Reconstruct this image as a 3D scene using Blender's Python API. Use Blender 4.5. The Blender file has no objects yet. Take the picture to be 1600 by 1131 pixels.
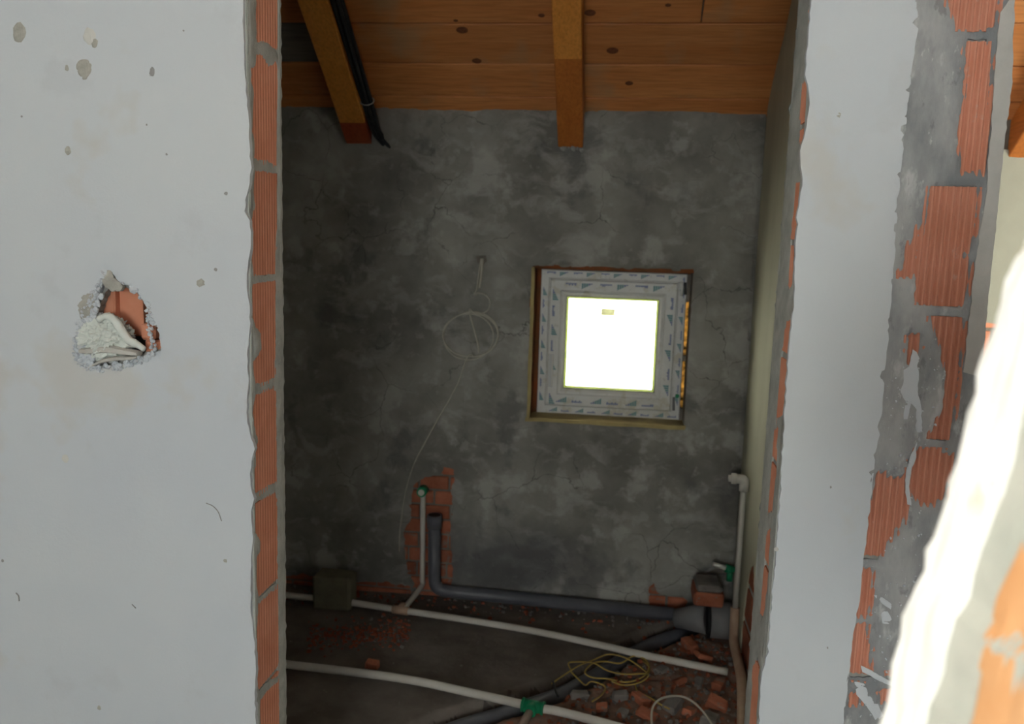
import bpy, bmesh, math, random
from mathutils import Vector, Matrix, noise
from mathutils.geometry import delaunay_2d_cdt, intersect_point_line
PI = math.pi
C = bpy.context.scene.collection
S = bpy.context.scene

# ---------------------------------------------------------------- camera, world, light, exposure
EYE = Vector((0, 0, 1.47))
F = 1320.0
AX = [Vector((0.9915267923978471, 0.12622525719470082, 0.030688831899700973)),      # right
      Vector((0.04820447502553726, -0.13814561024301078, -0.9892381507797293)),     # down
      Vector((-0.12062731259855221, 0.9823354695910751, -0.14305969606612964))]     # forward
cam_d = bpy.data.cameras.new('camera'); cam = bpy.data.objects.new('camera', cam_d); C.objects.link(cam)
cam_d.sensor_width = 36; cam_d.lens = F / 1600 * 36
mw = Matrix.Identity(4)
for i, v in enumerate((AX[0], -AX[1], -AX[2])):
    for r in range(3): mw[r][i] = v[r]
mw.translation = EYE
cam.matrix_world = mw
cam_d.clip_start = 0.02
cam_d.dof.use_dof = True; cam_d.dof.focus_distance = 1.6; cam_d.dof.aperture_fstop = 5.0
S.camera = cam
S.view_settings.view_transform = 'Standard'; S.view_settings.look = 'None'
S.view_settings.gamma = 1; S.view_settings.use_curve_mapping = False
S.view_settings.exposure = 0.1

w = bpy.data.worlds.new('world'); S.world = w; w.use_nodes = True
bg = w.node_tree.nodes['Background']
bg.inputs[0].default_value = (1.0, 1.0, 0.84, 1); bg.inputs[1].default_value = 12.0
sun_d = bpy.data.lights.new('sun', 'SUN'); sun_d.energy = 3.0; sun_d.angle = math.radians(0.6); sun_d.color = (1, .95, .86)
sun = bpy.data.objects.new('sun', sun_d); C.objects.link(sun)
SUN_DIR = Vector((.75, .35, -.55)).normalized()
sun.rotation_euler = SUN_DIR.to_track_quat('-Z', 'Y').to_euler()
def area(name, loc, to, sx, sy, power, col):
    d = bpy.data.lights.new(name, 'AREA'); d.shape = 'RECTANGLE'; d.size = sx; d.size_y = sy; d.energy = power; d.color = col
    o = bpy.data.objects.new(name, d); C.objects.link(o); o.location = loc
    o.rotation_euler = (Vector(to) - Vector(loc)).to_track_quat('-Z', 'Y').to_euler(); return o
FILL = area('added_fill', (-.3, -2.25, 1.45), (-.15, 1.5, 1.5), 1.2, 1.2, 25, (.87, .94, 1))  # added fill lamp standing in for daylight, brightens front wall and bathroom

# ---------------------------------------------------------------- helpers
def at(x, y, ax, v):
    """point on the real plane (axis ax = v) seen along one line of sight"""
    d = AX[0] * ((x - 800) / F) + AX[1] * ((y - 565.5) / F) + AX[2]
    t = (v - EYE[ax]) / d[ax]
    return EYE + d * t
WPOS = {}
def obj(name, bm, mat, parent=None, origin=None, smooth=False):
    me = bpy.data.meshes.new(name)
    if origin is None:
        if parent is None or bm.verts:
            xs = [v.co for v in bm.verts]
            lo = Vector([min(c[i] for c in xs) for i in range(3)]); hi = Vector([max(c[i] for c in xs) for i in range(3)])
            origin = Vector(((lo.x + hi.x) / 2, (lo.y + hi.y) / 2, lo.z))
    origin = Vector(origin)
    for v in bm.verts: v.co -= origin
    bmesh.ops.recalc_face_normals(bm, faces=bm.faces)
    if smooth:
        for f in bm.faces: f.smooth = True
    bm.to_mesh(me); bm.free()
    for m in (mat if isinstance(mat, (list, tuple)) else [mat]): me.materials.append(m)
    o = bpy.data.objects.new(name, me); C.objects.link(o)
    WPOS[o.name] = origin
    if parent is not None:
        o.parent = parent; o.location = origin - WPOS[parent.name]
    else: o.location = origin
    return o
def empty(name, loc):
    o = bpy.data.objects.new(name, None); C.objects.link(o); o.location = loc; o.empty_display_size = .05
    WPOS[o.name] = Vector(loc); return o
def tag(o, label, cat, group=None, kind=None):
    o['label'] = label; o['category'] = cat
    if group: o['group'] = group
    if kind: o['kind'] = kind
    return o
def struct(o, label=None):
    o['kind'] = 'structure'
    if label: o['label'] = label
    return o
def box(bm, a, b, bev=0, jit=0, seed=0):
    r = bmesh.ops.create_cube(bm, size=1)
    vs = r['verts']
    for v in vs:
        v.co = Vector([(a[i] + b[i]) / 2 + v.co[i] * (b[i] - a[i]) for i in range(3)])
    if bev:
        es = {e for v in vs for e in v.link_edges}
        n0 = set(bm.verts)
        bmesh.ops.bevel(bm, geom=list(es), offset=bev, segments=1, affect='EDGES')
    if jit:
        rr = random.Random(seed)
        for v in bm.verts:
            v.co += Vector((rr.uniform(-jit, jit), rr.uniform(-jit, jit), rr.uniform(-jit, jit)))
    return bm
def nb(): return bmesh.new()
def smooth_path(pts, n=6):
    pts = [Vector(p) for p in pts]
    if len(pts) < 3: return pts
    P = [pts[0] * 2 - pts[1]] + pts + [pts[-1] * 2 - pts[-2]]
    out = []
    for i in range(1, len(P) - 2):
        p0, p1, p2, p3 = P[i - 1:i + 3]
        for k in range(n):
            t = k / n
            out.append(.5 * ((2 * p1) + (p2 - p0) * t + (2 * p0 - 5 * p1 + 4 * p2 - p3) * t * t + (3 * p1 - p0 - 3 * p2 + p3) * t ** 3))
    out.append(pts[-1]); return out
def tube(bm, pts, r, seg=10, cap=True, rs=None):
    pts = [Vector(p) for p in pts]; rings = []
    up = None
    for i, p in enumerate(pts):
        t = (pts[min(i + 1, len(pts) - 1)] - pts[max(i - 1, 0)]).normalized()
        if up is None:
            up = t.orthogonal().normalized()
        up = (up - t * up.dot(t)).normalized()
        s = t.cross(up); rr = rs[i] if rs else r
        rings.append([bm.verts.new(p + (up * math.cos(a) + s * math.sin(a)) * rr) for a in [2 * PI * k / seg for k in range(seg)]])
    for a, b in zip(rings, rings[1:]):
        for k in range(seg):
            f = bm.faces.new((a[k], a[(k + 1) % seg], b[(k + 1) % seg], b[k])); f.smooth = True
    if cap:
        bm.faces.new(list(reversed(rings[0]))); bm.faces.new(rings[-1])
    return bm
def inpoly(x, y, poly):
    c = False; j = len(poly) - 1
    for i in range(len(poly)):
        xi, yi = poly[i]; xj, yj = poly[j]
        if (yi > y) != (yj > y) and x < (xj - xi) * (y - yi) / (yj - yi) + xi: c = not c
        j = i
    return c
def segdist(x, y, poly):
    m = 1e9; n = len(poly)
    for i in range(n):
        ax, ay = poly[i]; bx, by = poly[(i + 1) % n]
        dx, dy = bx - ax, by - ay; L = dx * dx + dy * dy
        t = 0 if L == 0 else max(0, min(1, ((x - ax) * dx + (y - ay) * dy) / L))
        d = (x - ax - t * dx) ** 2 + (y - ay - t * dy) ** 2
        if d < m: m = d
    return math.sqrt(m)
def ragged(poly, step, amp, seed=0, straight=(), closed=True):
    """densify a closed polygon and roughen it; edges whose index is in straight stay straight"""
    out = []; n = len(poly)
    rr = random.Random(seed)
    for i in range(n if closed else n - 1):
        a = poly[i]; b = poly[(i + 1) % n]
        L = math.hypot(b[0] - a[0], b[1] - a[1]); k = max(1, int(L / step))
        if i in straight:
            out.append(tuple(a)); continue
        nx, ny = -(b[1] - a[1]) / (L or 1), (b[0] - a[0]) / (L or 1)
        for j in range(k):
            t = j / k; px = a[0] + (b[0] - a[0]) * t; py = a[1] + (b[1] - a[1]) * t
            if j == 0 and (i - 1) % n in straight: out.append((px, py)); continue
            d = noise.noise((px * 60 + seed, py * 60, seed)) * amp + noise.noise((px * 220, py * 220, seed + 5.)) * amp * .7 + rr.uniform(-.25, .25) * amp
            out.append((px + nx * d, py + ny * d))
    return out
def sheet(name, outer, holes, fn, thick, mat, parent, spacing=.03, amp=.001, freq=8, edge=.5, keep=False, dish=0):
    """a slab of plaster or render: ragged outline and holes, uneven face, broken edges; fn(u,v,w)->3D, w = 0 at its back"""
    polys = [outer] + list(holes)
    co = []; ed = []
    for p in polys:
        s = len(co); co += [Vector((x, y)) for x, y in p]
        ed += [(s + i, s + (i + 1) % len(p)) for i in range(len(p))]
    nbd = len(co)
    x0 = min(p[0] for p in outer); x1 = max(p[0] for p in outer); y0 = min(p[1] for p in outer); y1 = max(p[1] for p in outer)
    rr = random.Random(len(outer))
    bbs = [(min(p[0] for p in h) - spacing, max(p[0] for p in h) + spacing, min(p[1] for p in h) - spacing, max(p[1] for p in h) + spacing) for h in holes]
    y = y0 + spacing / 2
    while y < y1:
        x = x0 + spacing / 2
        while x < x1:
            px = x + rr.uniform(-.3, .3) * spacing; py = y + rr.uniform(-.3, .3) * spacing
            ok = inpoly(px, py, outer) and segdist(px, py, outer) > spacing * .35
            if ok:
                for h, b in zip(holes, bbs):
                    if b[0] < px < b[1] and b[2] < py < b[3]:
                        if inpoly(px, py, h) or segdist(px, py, h) < spacing * .3: ok = False; break
            if ok: co.append(Vector((px, py)))
            x += spacing
        y += spacing
    r = delaunay_2d_cdt(co, ed, [], 0, 1e-7)
    vs, es, fs = r[0], r[1], r[2]
    bm = nb()
    faces = []
    for f in fs:
        cx = sum(vs[i].x for i in f) / len(f); cy = sum(vs[i].y for i in f) / len(f)
        if not inpoly(cx, cy, outer): continue
        if any(b[0] < cx < b[1] and b[2] < cy < b[3] and inpoly(cx, cy, h) for h, b in zip(holes, bbs)): continue
        faces.append(f)
    cnt = {}
    for f in faces:
        for i in range(len(f)):
            e = tuple(sorted((f[i], f[(i + 1) % len(f)]))); cnt[e] = cnt.get(e, 0) + 1
    bnd = [e for e, c in cnt.items() if c == 1]; bset = {i for e in bnd for i in e}
    top = {}
    for f in faces:
        for i in f:
            if i not in top:
                u, v = vs[i]
                wv = thick + noise.noise((u * freq, v * freq, 3.1)) * amp + noise.noise((u * freq * 3.7, v * freq * 3.7, 7.7)) * amp * .45
                if i in bset and edge < 1: wv = thick * edge + rr.uniform(-.1, .1) * thick
                top[i] = bm.verts.new(fn(u, v, wv))
    for f in faces:
        try:
            g = bm.faces.new([top[i] for i in f]); g.smooth = True
        except ValueError: pass
    a2 = {i: bm.verts.new(fn(vs[i].x, vs[i].y, 0)) for i in bset}
    a1 = {i: bm.verts.new(top[i].co.copy()) for i in bset}
    for i, j in bnd:
        bm.faces.new((a1[i], a1[j], a2[j], a2[i]))
    return obj(name, bm, mat, parent, origin=None)
def px_poly(pts, ax, v, sel):
    """outline read along lines of sight onto a real plane -> 2D plane coordinates"""
    return [tuple(at(x, y, ax, v)[i] for i in sel) for x, y in pts]

# ---------------------------------------------------------------- materials
def mat(name, base, rough=.8, c2=None, scale=6, detail=6, bump=.15, bscale=60, stretch=(1, 1, 1), lo=.35, hi=.65,
        rand=0, spots=None, metallic=0, extra=None, dist=.002, spec=.3):
    m = bpy.data.materials.new(name); m.use_nodes = True; t = m.node_tree; N = t.nodes; L = t.links
    b = N['Principled BSDF']; b.inputs['Roughness'].default_value = rough; b.inputs['Metallic'].default_value = metallic
    b.inputs['Specular IOR Level'].default_value = spec
    tc = N.new('ShaderNodeTexCoord'); mp = N.new('ShaderNodeMapping'); mp.inputs['Scale'].default_value = stretch
    L.new(tc.outputs['Object'], mp.inputs[0]); vec = mp.outputs[0]
    if rand:
        oi = N.new('ShaderNodeObjectInfo'); va = N.new('ShaderNodeVectorMath'); va.operation = 'ADD'
        ms = N.new('ShaderNodeMath'); ms.operation = 'MULTIPLY'; ms.inputs[1].default_value = 37
        L.new(oi.outputs['Random'], ms.inputs[0]); L.new(mp.outputs[0], va.inputs[0]); L.new(ms.outputs[0], va.inputs[1]); vec = va.outputs[0]
    def nz(sc, de=6, ro=.6, v=None):
        n = N.new('ShaderNodeTexNoise'); n.inputs['Scale'].default_value = sc; n.inputs['Detail'].default_value = de
        n.inputs['Roughness'].default_value = ro; L.new(v or vec, n.inputs['Vector']); return n.outputs['Fac']
    def ramp(f, a, bb, ca, cb):
        r = N.new('ShaderNodeValToRGB'); r.color_ramp.elements[0].position = a; r.color_ramp.elements[1].position = bb
        r.color_ramp.elements[0].color = (*ca, 1); r.color_ramp.elements[1].color = (*cb, 1); L.new(f, r.inputs[0]); return r.outputs[0]
    def mix(f, a, bb, mode='MIX'):
        x = N.new('ShaderNodeMix'); x.data_type = 'RGBA'; x.blend_type = mode
        if isinstance(f, (int, float)): x.inputs[0].default_value = f
        else: L.new(f, x.inputs[0])
        for k, q in ((6, a), (7, bb)):
            if isinstance(q, tuple): x.inputs[k].default_value = (*q, 1)
            else: L.new(q, x.inputs[k])
        return x.outputs[2]
    col = ramp(nz(scale, detail), lo, hi, base, c2 or base)
    if rand:
        hs = N.new('ShaderNodeHueSaturation'); mr = N.new('ShaderNodeMapRange')
        mr.inputs[3].default_value = 1 - rand; mr.inputs[4].default_value = 1 + rand
        L.new(oi.outputs['Random'], mr.inputs[0]); L.new(mr.outputs[0], hs.inputs['Value']); L.new(col, hs.inputs['Color']); col = hs.outputs[0]
    for (sc, th, c, st) in (spots or []):
        col = mix(ramp(nz(sc, 5), th, th + .06, (0, 0, 0), (st, st, st)), col, c)
    h = nz(bscale, 8, .65)
    env = dict(N=N, L=L, nz=nz, ramp=ramp, mix=mix, vec=vec, tc=tc)
    if extra: col, h = extra(env, col, h)
    bp = N.new('ShaderNodeBump'); bp.inputs['Strength'].default_value = bump; bp.inputs['Distance'].default_value = dist
    L.new(h, bp.inputs['Height']); L.new(bp.outputs[0], b.inputs['Normal']); L.new(col, b.inputs['Base Color'])
    return m
DARK_PATCH = at(800, 885, 1, 3.25)
def cracks(scale, width, c, mask_th=.5, warp=.12):
    def ex(e, col, h):
        N, L = e['N'], e['L']
        wn = N.new('ShaderNodeTexNoise'); wn.inputs['Scale'].default_value = 7; wn.inputs['Detail'].default_value = 6; L.new(e['tc'].outputs['Object'], wn.inputs['Vector'])
        sc = N.new('ShaderNodeVectorMath'); sc.operation = 'SCALE'; sc.inputs['Scale'].default_value = warp * 2; L.new(wn.outputs['Color'], sc.inputs[0])
        ad = N.new('ShaderNodeVectorMath'); ad.operation = 'ADD'; L.new(e['tc'].outputs['Object'], ad.inputs[0]); L.new(sc.outputs[0], ad.inputs[1])
        v = N.new('ShaderNodeTexVoronoi'); v.feature = 'DISTANCE_TO_EDGE'; v.inputs['Scale'].default_value = scale; L.new(ad.outputs[0], v.inputs['Vector'])
        r = e['ramp'](v.outputs['Distance'], width * .3, width, (1, 1, 1), (0, 0, 0))
        mk = e['ramp'](e['nz'](2.2, 3), mask_th, mask_th + .08, (0, 0, 0), (1, 1, 1))
        f = e['mix'](1.0, r, mk, 'MULTIPLY')
        col = e['mix'](f, col, c)
        # trowel streaks
        sn = N.new('ShaderNodeMapping'); sn.inputs['Scale'].default_value = (2.4, 1, 5); sn.inputs['Rotation'].default_value = (0, .6, 0); L.new(ad.outputs[0], sn.inputs[0])
        s2 = N.new('ShaderNodeTexNoise'); s2.inputs['Scale'].default_value = 2.4; s2.inputs['Detail'].default_value = 7; s2.inputs['Roughness'].default_value = .62; L.new(sn.outputs[0], s2.inputs['Vector'])
        st = e['ramp'](s2.outputs['Fac'], .52, .68, (0, 0, 0), (.6, .6, .6))
        col = e['mix'](st, col, (.40, .39, .37))
        # dark patch low on the wall beside the drain, with its own ragged outline
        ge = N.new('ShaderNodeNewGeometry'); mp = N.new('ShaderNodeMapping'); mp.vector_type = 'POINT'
        mp.inputs['Location'].default_value = (-DARK_PATCH[0] / .42, 0, -DARK_PATCH[2] / .20); mp.inputs['Scale'].default_value = (1 / .42, 0, 1 / .20); L.new(ge.outputs['Position'], mp.inputs[0])
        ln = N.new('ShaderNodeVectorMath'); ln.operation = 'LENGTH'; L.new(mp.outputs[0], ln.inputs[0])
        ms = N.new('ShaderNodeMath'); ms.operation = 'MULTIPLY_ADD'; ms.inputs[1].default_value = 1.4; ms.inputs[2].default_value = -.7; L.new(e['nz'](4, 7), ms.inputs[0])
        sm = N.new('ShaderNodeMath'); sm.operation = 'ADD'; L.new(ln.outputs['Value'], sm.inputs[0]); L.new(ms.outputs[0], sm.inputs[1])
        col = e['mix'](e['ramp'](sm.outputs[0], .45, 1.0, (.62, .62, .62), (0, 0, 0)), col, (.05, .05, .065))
        return col, h
    return ex
M = {}
M['white'] = mat('white_plaster', (.555, .59, .64), .9, (.60, .63, .66), 1.6, 4, .5, 90, spots=[(2.2, .57, (.565, .55, .515), .6), (5, .60, (.53, .55, .58), .4), (9, .70, (.57, .57, .57), .35)], dist=.0012)
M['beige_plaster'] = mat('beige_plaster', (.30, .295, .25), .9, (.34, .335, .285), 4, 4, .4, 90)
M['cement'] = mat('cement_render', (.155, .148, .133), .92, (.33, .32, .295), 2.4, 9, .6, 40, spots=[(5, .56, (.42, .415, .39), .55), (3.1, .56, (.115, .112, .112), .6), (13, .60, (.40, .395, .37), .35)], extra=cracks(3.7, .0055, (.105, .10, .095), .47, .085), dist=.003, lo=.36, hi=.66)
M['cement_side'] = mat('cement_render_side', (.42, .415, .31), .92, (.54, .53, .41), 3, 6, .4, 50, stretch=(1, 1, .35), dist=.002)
M['cement_jamb'] = mat('jamb_cement', (.36, .375, .355), .93, (.46, .475, .45), 25, 6, .6, 120, dist=.002)
M['cement_pier'] = mat('pier_cement', (.22, .23, .245), .92, (.40, .405, .41), 9, 10, .9, 90, stretch=(1, 1, .45), lo=.4, hi=.6, spots=[(16, .57, (.56, .57, .58), .65), (40, .62, (.14, .14, .15), .5), (7, .60, (.17, .175, .19), .6), (90, .66, (.6, .6, .6), .6)], dist=.002)
M['pier_smooth'] = mat('pier_edge_render', (.42, .415, .40), .9, (.50, .49, .475), 12, 5, .4, 150, dist=.001)
M['mortar'] = mat('mortar', (.30, .30, .28), .95, (.40, .40, .38), 20, 6, .8, 90, dist=.004)
M['dark_mortar'] = mat('dark_mortar', (.16, .14, .12), .95, (.24, .21, .18), 14, 6, .8, 90, dist=.004)
M['brick'] = mat('clay_block', (.62, .245, .145), .88, (.70, .31, .20), 12, 6, .4, 160, rand=.1, spots=[(30, .68, (.62, .42, .33), .5)], dist=.001)
M['brick_pier'] = mat('pier_block', (.56, .235, .155), .88, (.63, .285, .20), 12, 6, .4, 160, rand=.1, spots=[(30, .64, (.60, .42, .35), .5)], dist=.001)
M['brick_red'] = mat('red_brick', (.30, .095, .052), .9, (.40, .14, .08), 18, 6, .8, 120, rand=.22, spots=[(24, .58, (.22, .18, .15), .7)], dist=.002)
M['brick_crumb'] = mat('brick_crumbs', (.20, .055, .03), .95, (.30, .09, .045), 30, 5, .5, 90)
def wood(name, a, b, knots=True, stain=None, along='X', rand=.12):
    st = {'X': (1, 14, 14), 'Y': (14, 1.2, 14)}[along]
    def ex(e, col, h):
        N, L = e['N'], e['L']
        g = e['nz'](9, 8, .55)
        col = e['mix'](e['ramp'](g, .42, .72, (0, 0, 0), (.55, .55, .55)), col, tuple(x * .55 for x in a))
        if stain:
            v = N.new('ShaderNodeTexNoise'); v.inputs['Scale'].default_value = 5; v.inputs['Detail'].default_value = 5; L.new(e['tc'].outputs['Object'], v.inputs['Vector'])
            col = e['mix'](e['ramp'](v.outputs['Fac'], .56, .70, (0, 0, 0), (.6, .6, .6)), col, stain)
        return col, g
    return mat(name, a, .55, b, 1.3, 5, .25, 30, stretch=st, rand=rand, extra=ex, dist=.001)
M['wood'] = wood('pine_boards', (.50, .18, .055), (.60, .25, .085), stain=(.33, .22, .12))
M['wood_grey'] = wood('grey_board', (.16, .14, .12), (.2, .18, .15))
M['rafter'] = wood('rafter_orange', (.66, .25, .045), (.72, .29, .06), along='Y', rand=.03)
M['rafter_dark'] = wood('rafter_wet_end', (.46, .14, .028), (.52, .17, .035), along='Y', rand=.03)
M['rafter_red'] = wood('rafter_painted_end', (.30, .055, .02), (.36, .08, .03), along='Y', rand=.03)
M['knot'] = mat('knot', (.11, .035, .015), .6, (.2, .07, .03), 60, 3, .1)
M['floor'] = mat('screed', (.11, .092, .078), .95, (.21, .182, .162), 4, 8, .8, 60, spots=[(30, .66, (.34, .32, .30), .5)], dist=.004)
M['pvc'] = mat('white_pipe', (.62, .60, .56), .45, (.55, .52, .47), 6, 4, .05, 60)
M['pvc_old'] = mat('beige_sleeve', (.50, .36, .26), .6, (.42, .28, .20), 14, 4, .1, 60)
M['grey_pvc'] = mat('grey_drain', (.085, .09, .11), .38, (.13, .13, .15), 8, 5, .05, 60)
M['grey_pvc2'] = mat('dusty_drain', (.17, .17, .18), .6, (.23, .22, .22), 9, 5, .1, 60)
M['rubber'] = mat('black_rubber', (.012, .012, .013), .6)
M['green'] = mat('green_fitting', (.01, .20, .09), .45, (.015, .25, .11), 9)
M['steel'] = mat('steel', (.66, .65, .62), .35, metallic=.25)
M['black'] = mat('black_sleeving', (.02, .022, .024), .5, (.035, .037, .038), 30)
M['tie'] = mat('cable_tie', (.42, .42, .40), .5)
M['cable'] = mat('grey_cable', (.50, .47, .40), .6, (.40, .37, .31), 20)
M['cord'] = mat('yellow_cord', (.44, .32, .08), .7, (.34, .24, .07), 30)
M['upvc'] = mat('window_profile', (.62, .62, .61), .35, (.55, .55, .53), 8, 5, .5, 30, spots=[(14, .56, (.44, .41, .31), .6), (40, .64, (.35, .34, .30), .5)], dist=.004)
M['seal'] = mat('window_gasket', (.05, .05, .05), .6)
M['ink_blue'] = mat('blue_print', (.15, .18, .34), .6)
M['ink_green'] = mat('green_print', (.13, .25, .27), .6)
M['foam'] = mat('mounting_foam', (.60, .44, .16), .9, (.70, .56, .26), 30, 5, .9, 90, dist=.004)
M['sill'] = mat('yellow_bed', (.46, .37, .17), .92, (.36, .28, .13), 14, 6, .9, 70, dist=.004)
M['reveal'] = mat('window_reveal_brick', (.26, .075, .025), .9, (.15, .07, .03), 12, 5, .8, 60, dist=.004)
M['plastic_wad'] = mat('milky_plastic', (.62, .66, .62), .35, (.74, .77, .73), 20, 5, .6, 60, dist=.004, spec=.5)
M['rag'] = mat('dry_rag', (.50, .48, .44), .9, (.60, .58, .54), 30, 6, .8, 70, dist=.004)
M['chip'] = mat('chipped_base', (.36, .355, .32), .95, (.46, .445, .40), 60, 6, .9, 160, dist=.002)
M['chip_faint'] = mat('chipped_faint', (.60, .60, .57), .95, (.64, .63, .6), 60, 6, .6, 160)
M['chip_dark'] = mat('grey_fleck', (.28, .28, .28), .9, (.36, .35, .35), 60)
M['block'] = mat('dull_block', (.14, .13, .09), .95, (.18, .165, .115), 20, 6, .7, 70)
M['rubble'] = mat('rubble_grey', (.15, .135, .125), .95, (.26, .235, .22), 12, 6, .8, 70, rand=.2, dist=.003)
M['near_white'] = mat('near_plaster', (.74, .75, .71), .9, (.84, .84, .82), 14, 5, .5, 60, spots=[(16, .58, (.66, .55, .42), .6), (9, .60, (.5, .53, .47), .6)])
M['near_grey'] = mat('near_mortar', (.40, .42, .37), .95, (.50, .50, .44), 9, 5, .7, 60, dist=.004)
M['near_brick'] = mat('near_brick', (.62, .30, .12), .9, (.70, .40, .20), 9, 5, .5, 60, rand=.05)
def translucent(name, c, f=.6, lo=.6):
    m = bpy.data.materials.new(name); m.use_nodes = True; t = m.node_tree; N = t.nodes; L = t.links; N.clear()
    o = N.new('ShaderNodeOutputMaterial'); a = N.new('ShaderNodeBsdfDiffuse'); b = N.new('ShaderNodeBsdfTranslucent'); x = N.new('ShaderNodeMixShader'); x.inputs[0].default_value = f
    nz = N.new('ShaderNodeTexNoise'); nz.inputs['Scale'].default_value = 40; tc = N.new('ShaderNodeTexCoord'); L.new(tc.outputs['Object'], nz.inputs['Vector'])
    r = N.new('ShaderNodeValToRGB'); r.color_ramp.elements[0].color = (*[q * lo for q in c], 1); r.color_ramp.elements[1].color = (*c, 1); r.color_ramp.elements[0].position = .35; r.color_ramp.elements[1].position = .6
    L.new(nz.outputs['Fac'], r.inputs[0]); L.new(r.outputs[0], a.inputs[0]); L.new(r.outputs[0], b.inputs[0]); L.new(a.outputs[0], x.inputs[1]); L.new(b.outputs[0], x.inputs[2]); L.new(x.outputs[0], o.inputs[0]); return m
M['foam'] = translucent('mounting_foam', (.80, .56, .24), .75, .06)
M['bloom'] = translucent('bloom_ring', (.42, .46, .24), .8, .8)  # yellow-green bloom round the bright glass, put into a translucent colour
M['sticker'] = translucent('faded_sticker', (.42, .42, .32), .9, .75)
g = bpy.data.materials.new('pane_glass'); g.use_nodes = True
gb = g.node_tree.nodes['Principled BSDF']; gb.inputs['Roughness'].default_value = .0; gb.inputs['Transmission Weight'].default_value = 1; gb.inputs['IOR'].default_value = 1.02
M['glass'] = g

# ---------------------------------------------------------------- structure
XL, XR = -.682, .300             # door jambs
Y0, Y1 = 1.5, 1.665              # door wall, room face and bathroom face
YB = 3.25                        # back wall face
XP = .500                        # bathroom face of the partition
XP2 = .607
ZC = at(850, 169, 1, YB).z       # where the boards meet the back wall
SL = .78
def zroof(y): return ZC + (YB - y) * SL
XBL = -1.75                      # bathroom left wall

# --- back wall
oxl, oxr = at(829, 540, 1, YB).x, at(1077, 540, 1, YB).x
ozt, ozb = at(950, 421, 1, YB).z, at(950, 661, 1, YB).z
bm = nb()
YC = YB + .022
box(bm, (XBL, YC, -.1), (oxl, 3.55, ZC + .3)); box(bm, (oxr, YC, -.1), (3.2, 3.55, ZC + .3))
box(bm, (oxl, YC, -.1), (oxr, 3.55, ozb)); box(bm, (oxl, YC, ozt), (oxr, 3.55, ZC + .3))
wall_back = struct(obj('wall_back', bm, M['dark_mortar'], origin=(0, 0, 0)))
fb = lambda u, v, w_: Vector((u, YC - w_, v))
B = lambda pts: px_poly(pts, 1, YB, (0, 2))
chase = ragged(B([(642, 775), (648, 757), (663, 747), (690, 743), (694, 732), (706, 736), (709, 750), (703, 760), (704, 800), (702, 840), (706, 900), (704, 932), (655, 936), (640, 900), (632, 868), (630, 830), (634, 822), (641, 815)]), .012, .004, 1)
lowl = ragged(B([(430, 902), (452, 903), (470, 899), (500, 905), (548, 902), (556, 912), (590, 912), (640, 918), (640, 932), (600, 929), (430, 921)]), .012, .004, 2)
lowr = ragged(B([(1014, 919), (1022, 914), (1028, 930), (1048, 934), (1066, 933), (1072, 940), (1068, 952), (1040, 954), (1016, 952)]), .01, .003, 3)
chipr = ragged(B([(1106, 897), (1118, 890), (1136, 889), (1138, 899), (1120, 900)]), .01, .002, 4)
hook = ragged(B([(742, 400), (758, 399), (760, 408), (752, 416), (745, 410)]), .006, .0015, 4)
wh = ragged([(oxl, ozb), (oxr, ozb), (oxr, ozt), (oxl, ozt)], .02, .0022, 6)
tops = []
for x in range(400, 1260, 14):
    yy = 166 + 5.5 * noise.noise((x * .02, 1, 0)) + 4 * noise.noise((x * .07, 4, 0)) + (5 if 640 < x < 760 else 0) + (6 if 1120 < x < 1200 else 0) - (5 if 1010 < x < 1100 else 0) + (x - 800) * .012
    p = at(x, yy, 1, YB); tops.append((p.x, p.z))
outer = [(XBL, -.02), (XP + .02, -.02)] + [t for t in reversed(tops) if t[0] < XP + .02 and t[0] > XBL] + [(XBL, tops[0][1])]
outer = [p for p in outer]
# right end of the top line
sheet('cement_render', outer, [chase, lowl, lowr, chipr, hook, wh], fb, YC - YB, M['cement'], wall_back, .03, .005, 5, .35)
# bricks laid in the back wall, shown where the render has been hacked off
def brick(parent, a, b, m, seed, bev=.003, jit=.0012, name='brick'):
    bm = nb(); box(bm, a, b, bev, jit, seed); return obj(name, bm, m, parent)
def brick_field(parent, hole, y_front, m, course=.066, length=.25, gap=.01, off=0., z0=0., seed=0):
    xs = [p[0] for p in hole]; zs = [p[1] for p in hole]; rr = random.Random(seed)
    r0 = int(math.floor((min(zs) - z0) / course)); r1 = int(math.ceil((max(zs) - z0) / course))
    for r in range(r0, r1):
        o = off + (length / 2 if r % 2 else 0) + rr.uniform(-.02, .02)
        k0 = int(math.floor((min(xs) - o) / length)); k1 = int(math.ceil((max(xs) - o) / length))
        for k in range(k0, k1):
            a = (o + k * length + gap / 2, y_front + rr.uniform(0, .004), z0 + r * course + gap / 2); b = (o + (k + 1) * length - gap / 2, y_front + .1, z0 + (r + 1) * course - gap / 2)
            brick(parent, a, b, m, seed * 100 + r * 10 + k)
zj = at(690, 768, 1, YB).z
brick_field(wall_back, chase, YB + .012, M['brick_red'], .062, .125, .009, at(681, 780, 1, YB).x, zj % .062, 1)
brick_field(wall_back, lowl, YB + .012, M['brick_red'], .062, .25, .009, -1.2, zj % .062, 2)
brick_field(wall_back, lowr, YB + .012, M['brick_red'], .062, .25, .009, at(1046, 940, 1, YB).x, zj % .062, 3)
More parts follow.
